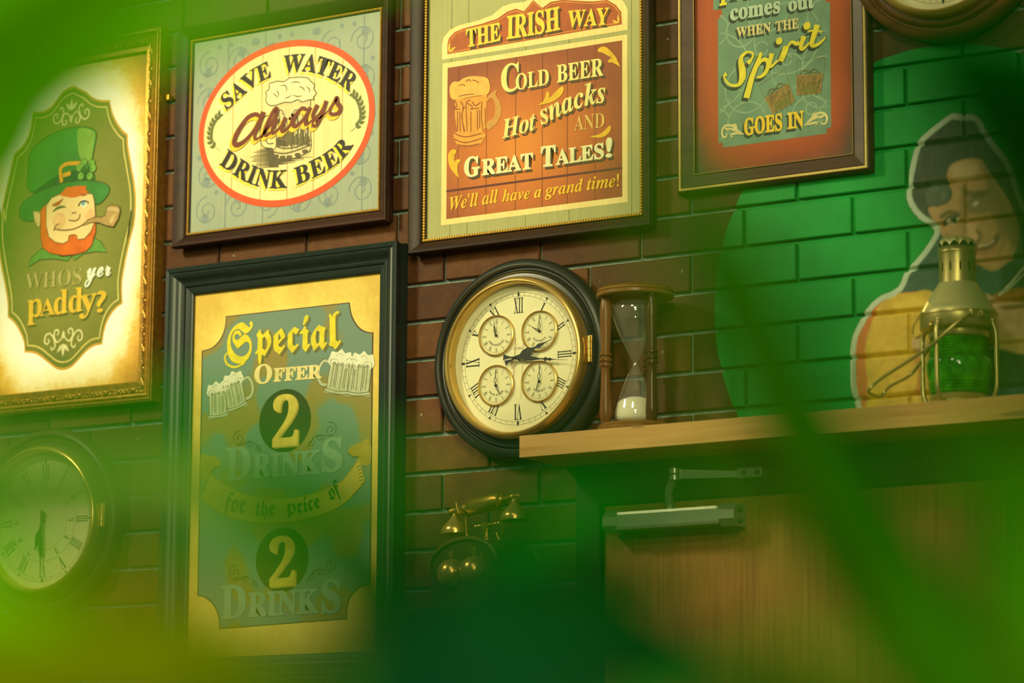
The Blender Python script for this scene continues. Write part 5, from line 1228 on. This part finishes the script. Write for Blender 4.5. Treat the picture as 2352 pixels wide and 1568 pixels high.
# ------------------------------------------------------------------ painting of a guitar player on the bricks of the green roundel
def mural():
    import numpy as np
    C = Crop(1900, 240, 2.177, 0.0)
    st = 0.0016
    x0, x1 = C((110, 800))[0], C((1160, 800))[0]; z1 = C((600, 30))[1]; z0 = SH_T-0.02
    nx, nz = int((x1-x0)/st)+1, int((z1-z0)/st)+1
    xs = x0+np.arange(nx)*st; zs = z0+np.arange(nz)*st
    X, Z = np.meshgrid(xs, zs)
    def blur(a, n):
        for _ in range(n):
            for ax in (0, 1):
                p = np.concatenate((np.take(a, [0], ax), a, np.take(a, [-1], ax)), ax)
                a = (np.take(p, range(0, a.shape[ax]), ax)+2*a+np.take(p, range(2, a.shape[ax]+2), ax))/4
        return a
    def mask(poly, soft=1, smooth=True):
        P = catmull(C(*poly), 6, True) if smooth else C(*poly)
        m = np.zeros(X.shape, bool)
        for (ax, az), (bx, bz) in zip(P, P[1:]+P[:1]):
            if az == bz: continue
            m ^= ((az > Z) != (bz > Z)) & (X < (bx-ax)*(Z-az)/(bz-az)+ax)
        return blur(m.astype(float), soft)
    def line(pts, w, soft=1, smooth=True):
        P = catmull(C(*pts), 6) if smooth and len(pts) > 2 else C(*pts)
        d = np.full(X.shape, 9.0)
        for (ax, az), (bx, bz) in zip(P, P[1:]):
            vx, vz = bx-ax, bz-az; L = vx*vx+vz*vz or 1e-12
            t = np.clip(((X-ax)*vx+(Z-az)*vz)/L, 0, 1)
            d = np.minimum(d, np.hypot(X-ax-vx*t, Z-az-vz*t))
        return blur((d < w/2).astype(float), soft)
    img = np.zeros(X.shape+(3,))
    rs = np.random.RandomState(3); nz_ = blur(rs.rand(*X.shape), 3); nz2 = blur(rs.rand(*X.shape), 14)
    nz2 = (nz2-nz2.min())/(nz2.max()-nz2.min())
    hairn = rs.rand(*X.shape)
    for _ in range(14): hairn = (hairn+np.roll(np.roll(hairn, 1, 0), (1 if _ % 3 == 0 else 0), 1)+np.roll(hairn, -1, 0))/3
    hairn = (hairn-hairn.min())/(hairn.max()-hairn.min())
    def put(m, h, var=0.25, tex=None):
        c = np.array(srgb(h)[:3]); v = 1+var*((nz2 if tex is None else tex)-0.5)*2
        img[:] = img*(1-m[..., None])+(c[None, None, :]*v[..., None])*m[..., None]
    sil_left = [(660, 66), (620, 62), (560, 105), (510, 145), (465, 190), (440, 260), (425, 330), (412, 400), (410, 460), (430, 510), (470, 560), (530, 600), (550, 635), (530, 680), (490, 740), (430, 810), (402, 842), (372, 910), (330, 945), (270, 970), (215, 1020), (180, 1080), (142, 1160), (128, 1250), (128, 1350), (140, 1440), (165, 1530), (175, 1640)]
    sil_right = [(660, 66), (740, 72), (785, 145), (835, 215), (885, 275), (915, 340), (945, 430), (985, 530), (1010, 620), (1030, 700), (1100, 780), (1150, 860)]
    sil = sil_left+[(1150, 1640)]+sil_right[::-1]
    S = mask(sil, 0)
    put(np.ones(X.shape), '2c4a38', 0.3)
    put(mask([(400, 850), (600, 640), (760, 800), (985, 780), (1150, 860), (1150, 1640), (600, 1640), (400, 1100)], 1), '26483a', 0.35)
    put(mask([(760, 800), (860, 800), (870, 900), (830, 960), (740, 900)], 3), '2f5a4a')
    # guitar body with its orange edge
    put(mask([(540, 945), (430, 935), (330, 945), (215, 1020), (142, 1160), (125, 1330), (170, 1640), (560, 1640)], 1, False), 'b5641f', 0.2)
    put(mask([(540, 948), (430, 940), (340, 952), (262, 1000), (235, 1060), (200, 1160), (190, 1260), (205, 1400), (225, 1640), (620, 1640), (700, 1200)], 2), 'c2a02e', 0.25)
    put(mask([(330, 1000), (470, 960), (520, 1010), (400, 1040)], 10), 'd2b13c', 0.1)
    put(mask([(420, 1170), (470, 1160), (500, 1200), (480, 1260), (440, 1240)], 4), 'b99a6a')
    put(line([(440, 1260), (470, 1340), (450, 1440)], 0.010, 3), 'b3772c')
    # sleeve, hand and neck of the guitar right of the lantern
    put(mask([(820, 960), (900, 925), (985, 915), (1150, 900), (1150, 1010), (985, 985), (850, 1000)], 2), 'a8662a', 0.3)
    put(mask([(800, 1000), (985, 990), (1150, 1000), (1150, 1260), (985, 1250), (830, 1230)], 2), 'd0a97a', 0.3)
    put(mask([(860, 1010), (985, 1000), (1150, 1010), (1150, 1035), (985, 1020), (900, 1028)], 3), '7a4a22', 0.3)
    put(mask([(820, 1170), (985, 1165), (1150, 1170), (1150, 1250), (985, 1245), (830, 1235)], 3), 'cbb063', 0.2)
    put(mask([(780, 1245), (985, 1252), (1150, 1260), (1150, 1640), (760, 1640)], 3), '1f4a36', 0.4)
    put(mask([(800, 1440), (985, 1420), (1150, 1400), (1150, 1640), (800, 1640)], 3), '2c5560', 0.3)
    put(mask([(780, 945), (830, 960), (840, 985), (790, 985)], 3), 'c7a878')
    # hair, face
    put(mask([(640, 70), (560, 112), (470, 195), (442, 280), (425, 400), (420, 460), (445, 510), (500, 570), (560, 600), (800, 620), (1000, 640), (975, 530), (930, 420), (900, 320), (830, 215), (770, 130), (730, 80)], 1), '34342b', 0.75, hairn)
    face = [(598, 350), (612, 310), (645, 288), (700, 272), (765, 278), (800, 330), (850, 400), (905, 480), (940, 570), (955, 650), (940, 730), (890, 800), (825, 832), (760, 806), (700, 768), (625, 715), (575, 655), (545, 605), (505, 520), (560, 508), (608, 485), (625, 440), (605, 395)]
    F_ = mask(face, 2); put(F_, 'b38b57', 0.18)
    def onface(m, h, k=1.0, var=0.1): put(np.minimum(m*k, F_), h, var)
    onface(mask([(760, 270), (830, 380), (900, 520), (985, 640), (960, 760), (880, 640), (820, 560), (800, 420)], 12), '7c6236', 0.8)
    onface(mask([(620, 310), (690, 285), (745, 300), (740, 360), (640, 380)], 9), 'c9ab78', 0.9)
    onface(mask([(690, 600), (740, 600), (770, 660), (740, 690), (700, 670)], 6), 'cda873', 0.9)
    onface(mask([(820, 640), (890, 660), (900, 730), (850, 740), (815, 700)], 9), 'c2985c', 0.9)
    onface(mask([(690, 480), (760, 440), (820, 480), (800, 540), (740, 550), (690, 530)], 9), '5f5030', 0.7)
    onface(line([(690, 440), (740, 450), (800, 440)], 0.012, 4), '4f3a1c', 0.8); onface(line([(572, 560), (610, 540), (655, 552)], 0.010, 3), '4f3a1c', 0.85)
    onface(mask([(722, 505), (742, 484), (756, 490), (745, 506)], 2), 'c7c3a0')
    onface(mask([(582, 592), (605, 570), (640, 562), (655, 578), (630, 592)], 1), 'd4cdae'); onface(mask([(612, 570), (640, 560), (646, 578), (625, 588)], 1), '2a2a20'); onface(line([(575, 600), (605, 566), (650, 556)], 0.006, 1), '3a2a16', 0.9)
    onface(line([(676, 420), (672, 500), (680, 580), (690, 640)], 0.009, 4), '8a6636', 0.75); onface(line([(750, 630), (765, 660), (740, 700), (715, 690)], 0.009, 3), '6d4c24', 0.85)
    onface(line([(745, 720), (790, 715), (830, 690), (850, 660)], 0.014, 3), '6a3f22', 0.95); onface(line([(760, 708), (800, 700), (830, 680)], 0.005, 1), 'c9b48c', 0.9); onface(line([(755, 740), (800, 740), (840, 715)], 0.010, 4), 'a8673a', 0.7)
    onface(line([(860, 620), (880, 680), (860, 740)], 0.010, 4), '8a6030', 0.6)
    put(mask([(590, 640), (640, 690), (680, 740), (640, 730), (590, 690)], 5)*0.6, '8a6636')
    put(mask([(505, 400), (560, 390), (600, 400), (610, 460), (560, 500), (510, 500), (490, 450)], 4)*0.8, '55584c', 0.6, hairn)
    # necktie strap and outline
    put(line([(985, 812), (920, 890), (862, 950)], 0.006, 0, False), 'b6bf9a'); put(line([(1000, 830), (930, 900), (880, 945)], 0.004, 0, False), 'a9b48c')
    put(line(sil_left, 0.0115, 1), 'a9bda0', 0.1); put(line(sil_right, 0.0115, 1), '8da487', 0.1)
    img *= (0.93+0.14*nz_[..., None])
    SS = np.maximum(S, (line(sil_left, 0.0115, 0) > 0.5)*1.0); SS = np.maximum(SS, (line(sil_right, 0.0115, 0) > 0.5)*1.0)
    # follow the bricks and their joints
    row = np.floor((Z-Z0)/PITCH_Z); fz = (Z-Z0)-row*PITCH_Z; dz = np.minimum(fz, PITCH_Z-fz)
    ox = JX+np.where(row % 2 == 1, PITCH_X*0.49, 0.0); fx = (X-ox)/PITCH_X; fx = (fx-np.floor(fx))*PITCH_X; dx = np.minimum(fx, PITCH_X-fx)
    e = np.minimum(dz-0.0042, dx-0.0034)
    Yv = np.where(e < -0.0015, 0.0095, np.clip(0.0022-e, 0, 0.0022))-0.0007
    keep = (SS[:-1, :-1]+SS[1:, 1:]) > 0.9
    ii, jj = np.nonzero(keep)
    used = np.zeros(X.shape, bool)
    for a, b in ((0, 0), (0, 1), (1, 0), (1, 1)): used[ii+a, jj+b] = True
    idx = -np.ones(X.shape, int); idx[used] = np.arange(used.sum())
    vs = np.stack((X[used], Yv[used], Z[used]), 1)
    fs = np.stack((idx[ii, jj], idx[ii, jj+1], idx[ii+1, jj+1], idx[ii+1, jj]), 1)
    me = bpy.data.meshes.new('wall_painting')
    me.vertices.add(len(vs)); me.vertices.foreach_set('co', vs.ravel())
    me.loops.add(fs.size); me.loops.foreach_set('vertex_index', fs.ravel().astype('i'))
    me.polygons.add(len(fs)); me.polygons.foreach_set('loop_start', (np.arange(len(fs))*4).astype('i'))
    me.update(); me.validate()
    ca = me.color_attributes.new('paint', 'FLOAT_COLOR', 'POINT')
    col = np.ones((len(vs), 4)); col[:, :3] = img[used]; ca.data.foreach_set('color', col.ravel())
    m, nt, b = nmat('mural_paint')
    a = nt.nodes.new('ShaderNodeAttribute'); a.attribute_name = 'paint'
    nt.links.new(a.outputs['Color'], b.inputs['Base Color']); b.inputs['Roughness'].default_value = 0.5
    o = obj('wall_painting', me, m)
    tag(o, 'painting of a smiling dark-haired guitar player on the green circle', 'wall painting')
mural()

# ------------------------------------------------------------------ potted plants standing between the lens and the wall, far inside the focus
def leaf_mat(name, h, h2, trans=0.45):
    m = bpy.data.materials.new(name); m.use_nodes = True; nt = m.node_tree; nt.nodes.clear()
    o = nt.nodes.new('ShaderNodeOutputMaterial'); mx = nt.nodes.new('ShaderNodeMixShader')
    d = nt.nodes.new('ShaderNodeBsdfDiffuse'); t = nt.nodes.new('ShaderNodeBsdfTranslucent')
    c = ramp(nt, noi(nt, coords(nt, (30, 30, 8)), 2.0, 3), [(0.35, srgb(h)), (0.65, srgb(h2))])
    nt.links.new(c, d.inputs[0]); nt.links.new(c, t.inputs[0]); mx.inputs[0].default_value = trans
    nt.links.new(d.outputs[0], mx.inputs[1]); nt.links.new(t.outputs[0], mx.inputs[2]); nt.links.new(mx.outputs[0], o.inputs[0])
    return m
L_LIME = leaf_mat('lime_leaf', '4fb000', '74c400'); L_MID = leaf_mat('green_leaf', '1f7c05', '339008'); L_DARK = leaf_mat('dark_leaf', '033104', '064406'); L_PALE = leaf_mat('pale_leaf', '70883c', '7f9646'); L_DARK2 = leaf_mat('deep_green_leaf', '056c0a', '078210'); L_YEL = leaf_mat('yellowing_leaf', '6d7000', '627a00'); L_TEAL = leaf_mat('bluish_leaf', '0c4026', '145030')
def ray(px, py, d):
    return CAM + (RIGHT*((px-1176)/F) - UP*((py-784)/F) + _fw)*d
def plant(label, crown_px, crown_d, pot_xy, leaves):
    cr = ray(*crown_px, crown_d)
    t = thing('potted_plant', label, 'plant', (pot_xy[0], pot_xy[1], 0), 'potted plants close to the lens')
    M = Matrix.Translation((pot_xy[0], pot_xy[1], 0))
    mb = MB(); mb.lathe([(0, 0), (0.085, 0), (0.095, 0.02), (0.125, 0.24), (0.135, 0.245), (0.135, 0.275), (0.122, 0.275), (0.118, 0.25), (0, 0.24)], 40, M)
    mb.build('pot', solid('glazed_pot', '4a4a44', 0.3), t, True)
    P0 = Vector((pot_xy[0], pot_xy[1], 0.24))
    for k in range(3):
        o = Vector((math.cos(k*2.1), math.sin(k*2.1), 0))
        mb = MB(); mb.tube(catmull([tuple(P0+o*0.03), tuple(P0.lerp(cr, 0.45)+o*0.035), tuple(cr+o*0.006)], 8), [0.008-0.004*i/16 for i in range(17)], 8)
        mb.build('stem', solid('cane_stem', '4f6a22', 0.5), t, True)
    for pts, d0, d1, w, m in leaves:
        n = len(pts)
        raw = [tuple(cr), tuple(cr.lerp(ray(*pts[0], d0), 0.5)+Vector((0, 0, 0.006)))]+[tuple(ray(p[0], p[1], d0+(d1-d0)*i/max(1, n-1))) for i, p in enumerate(pts)]
        path = [Vector(p) for p in catmull(raw, 8)]
        mb = MB(); N = len(path); vs = []; dm = (d0+d1)/2; hw = w*dm/F/2
        for i, p in enumerate(path):
            tg = (path[min(i+1, N-1)]-path[max(i-1, 0)]).normalized()
            view = (p-CAM).normalized(); s = tg.cross(view).normalized(); nn = s.cross(tg)
            q = i/(N-1); k = min(1.0, 0.25+q*3.2)*min(1.0, (1-q)*3.6+0.02)
            tw = 0.35*math.sin(q*3.0)
            s2 = (s*math.cos(tw)+nn*math.sin(tw)); n2 = (nn*math.cos(tw)-s*math.sin(tw))
            for u in (-1, -0.5, 0, 0.5, 1): vs.append(p+s2*(u*hw*k)+n2*(abs(u)*hw*0.25*k))
        mb.add(vs, [(i*5+a, i*5+a+1, i*5+a+6, i*5+a+5) for i in range(N-1) for a in range(4)])
        o = mb.build('leaf', m, t, True)
plant('blurred long-leaved plant filling the left edge and the top left corner', (-900, 2150), 0.95, (2.50, -4.80), [
    ([(-420, 900), (-260, 320), (-40, 40), (200, -120), (460, -260), (800, -420)], 0.95, 0.80, 400, L_LIME),
    ([(-330, 1100), (-160, 560), (20, 330), (190, 170), (400, 60), (700, -30), (1000, -120)], 1.05, 0.95, 150, L_LIME),
    ([(-360, 1200), (-220, 700), (-60, 500), (60, 360), (150, 200), (240, -20)], 1.1, 1.0, 110, L_LIME),
    ([(-300, 1300), (-160, 800), (-40, 560), (60, 420), (140, 330), (220, 200)], 0.75, 0.7, 130, L_LIME),
    ([(-300, 1250), (-100, 1060), (150, 985), (420, 970), (760, 1040), (960, 1120), (1150, 1240)], 0.85, 0.80, 120, L_MID),
    ([(-300, 1330), (-60, 1160), (180, 1110), (360, 1090), (560, 1150), (760, 1260), (900, 1350)], 1.2, 1.1, 75, L_PALE),
    ([(-300, 1400), (-80, 1230), (180, 1195), (420, 1205), (680, 1260), (900, 1360), (1100, 1500)], 1.0, 0.9, 105, L_MID),
    ([(-400, 1500), (-160, 1160), (40, 1090), (200, 1130), (380, 1210)], 0.75, 0.75, 80, L_PALE),
    ([(-300, 1600), (-60, 1400), (180, 1370), (420, 1420), (700, 1500), (900, 1580)], 0.9, 0.8, 130, L_MID),
    ([(-300, 1800), (-40, 1580), (160, 1520), (360, 1490), (560, 1510), (800, 1580), (1000, 1670)], 0.70, 0.70, 330, L_YEL),
    ([(-300, 1900), (-100, 1660), (60, 1570), (260, 1570), (460, 1620), (700, 1700)], 0.8, 0.8, 200, L_MID),
    ([(-500, 1600), (-300, 1380), (-80, 1330), (120, 1400), (300, 1500)], 0.8, 0.8, 140, L_LIME),
    ([(-420, 1700), (-200, 1560), (0, 1540), (160, 1600)], 0.75, 0.75, 200, L_DARK2),
])
plant('blurred long-leaved plant spreading along the bottom in front of the tall print', (900, 2350), 0.80, (2.93, -4.66), [
    ([(640, 1900), (520, 1680), (400, 1580), (260, 1520), (100, 1500)], 0.75, 0.75, 210, L_YEL),
    ([(820, 1800), (820, 1540), (800, 1380), (740, 1250), (640, 1150), (540, 1060)], 0.95, 0.95, 130, L_DARK),
    ([(900, 1800), (900, 1560), (880, 1400), (810, 1290), (700, 1210), (560, 1160)], 0.95, 1.0, 200, L_DARK),
    ([(940, 1800), (960, 1500), (900, 1320), (800, 1180), (660, 1060)], 0.8, 0.8, 170, L_DARK),
    ([(1000, 1850), (960, 1660), (800, 1580), (640, 1560), (480, 1580)], 0.75, 0.75, 190, L_MID),
    ([(1000, 1850), (980, 1580), (1060, 1450), (1250, 1420), (1500, 1460), (1700, 1560)], 0.75, 0.75, 300, L_DARK),
    ([(900, 1850), (800, 1620), (840, 1480), (960, 1420), (1120, 1440)], 0.8, 0.8, 240, L_DARK),
    ([(700, 1800), (800, 1660), (960, 1600), (1160, 1550), (1400, 1600), (1600, 1680)], 0.65, 0.62, 400, L_TEAL),
    ([(1000, 1800), (1000, 1480), (1110, 1310), (1250, 1190), (1400, 1130), (1620, 1140), (1820, 1240)], 0.95, 1.0, 110, L_DARK2),
    ([(1000, 1800), (1000, 1480), (1090, 1240), (1200, 1060), (1300, 960), (1400, 890)], 0.9, 0.9, 85, L_DARK),
    ([(950, 1800), (960, 1600), (1060, 1440), (1200, 1330), (1380, 1290)], 0.8, 0.85, 170, L_DARK),
    ([(1100, 1900), (1200, 1600), (1330, 1380), (1480, 1260), (1640, 1190), (1780, 1160)], 0.8, 0.85, 90, L_DARK),
    ([(820, 1900), (600, 1500), (480, 1300), (420, 1100), (420, 900)], 0.6, 0.55, 70, L_MID),
    ([(1000, 1900), (900, 1560), (820, 1300), (760, 1080), (720, 900)], 0.6, 0.55, 90, L_DARK),
    ([(1200, 1900), (1300, 1560), (1350, 1300), (1330, 1100), (1290, 980)], 0.6, 0.6, 110, L_DARK),
])
plant('blurred long-leaved plant with leaves slanting across the right side', (2650, 2250), 0.90, (3.34, -4.36), [
    ([(2500, 1950), (2320, 1700), (2140, 1430), (1980, 1180), (1850, 980), (1750, 800), (1670, 650), (1600, 520), (1500, 380), (1380, 240)], 0.95, 0.9, 260, L_DARK2),
    ([(2400, 1950), (2200, 1720), (2020, 1460), (1890, 1240), (1800, 1080), (1730, 900)], 1.0, 1.0, 190, L_DARK),
    ([(2150, 1900), (1950, 1720), (1760, 1600), (1560, 1470), (1360, 1350), (1180, 1270), (1000, 1230)], 0.9, 0.85, 150, L_DARK),
    ([(2640, 1900), (2540, 1600), (2430, 1380), (2330, 1220), (2250, 1100), (2180, 980)], 1.0, 1.0, 170, L_DARK2),
    ([(2700, 1800), (2620, 1440), (2500, 1240), (2390, 1090), (2260, 1000)], 0.9, 0.9, 170, L_DARK2),
    ([(2640, 1800), (2620, 1100), (2480, 600), (2330, 330), (2160, 140), (1960, -20), (1760, -160)], 0.55, 0.5, 330, L_DARK),
    ([(2700, 1700), (2720, 800), (2560, 300), (2380, 120), (2200, 30), (1980, -60)], 0.62, 0.6, 260, L_DARK2),
    ([(2640, 1800), (2480, 1300), (2350, 960), (2270, 760), (2220, 580), (2190, 380)], 0.42, 0.40, 130, L_YEL),
    ([(2300, 1950), (2040, 1500), (1840, 1200), (1650, 880), (1580, 560), (1545, 300), (1530, 60)], 0.42, 0.38, 130, L_YEL),
    ([(2360, 1950), (2200, 1500), (2060, 1150), (1960, 800), (1900, 450), (1880, 100)], 0.42, 0.38, 130, L_DARK2),
    ([(2300, 1950), (2080, 1560), (1860, 1240), (1710, 980), (1650, 780), (1600, 620), (1540, 500), (1460, 340), (1380, 180)], 0.8, 0.75, 110, L_LIME),
    ([(2560, 1950), (2440, 1680), (2360, 1460), (2310, 1280), (2290, 1120)], 0.8, 0.8, 230, L_DARK2),
    ([(2480, 1950), (2400, 1760), (2260, 1560), (2120, 1440), (2000, 1380)], 0.9, 0.9, 130, L_DARK2),
    ([(2640, 1800), (2480, 1280), (2360, 1100), (2220, 1060), (2080, 1080)], 1.0, 1.0, 90, L_LIME),
    ([(2640, 1800), (2500, 1150), (2380, 900), (2270, 760), (2160, 640), (2060, 520)], 0.48, 0.45, 130, L_LIME),
    ([(2300, 1950), (2060, 1500), (1830, 1150), (1680, 900), (1640, 740), (1600, 600), (1550, 470), (1480, 300), (1400, 120)], 0.55, 0.5, 150, L_LIME),
    ([(2600, 1800), (2460, 1000), (2240, 420), (2080, 160), (1940, -60)], 0.7, 0.65, 150, L_DARK2),
    ([(1900, 1950), (1760, 1680), (1600, 1540), (1450, 1440), (1320, 1380)], 0.8, 0.8, 170, L_DARK),
    ([(1250, 1950), (1560, 1640), (1700, 1560), (1860, 1540), (2060, 1600)], 0.8, 0.8, 90, L_MID),
])
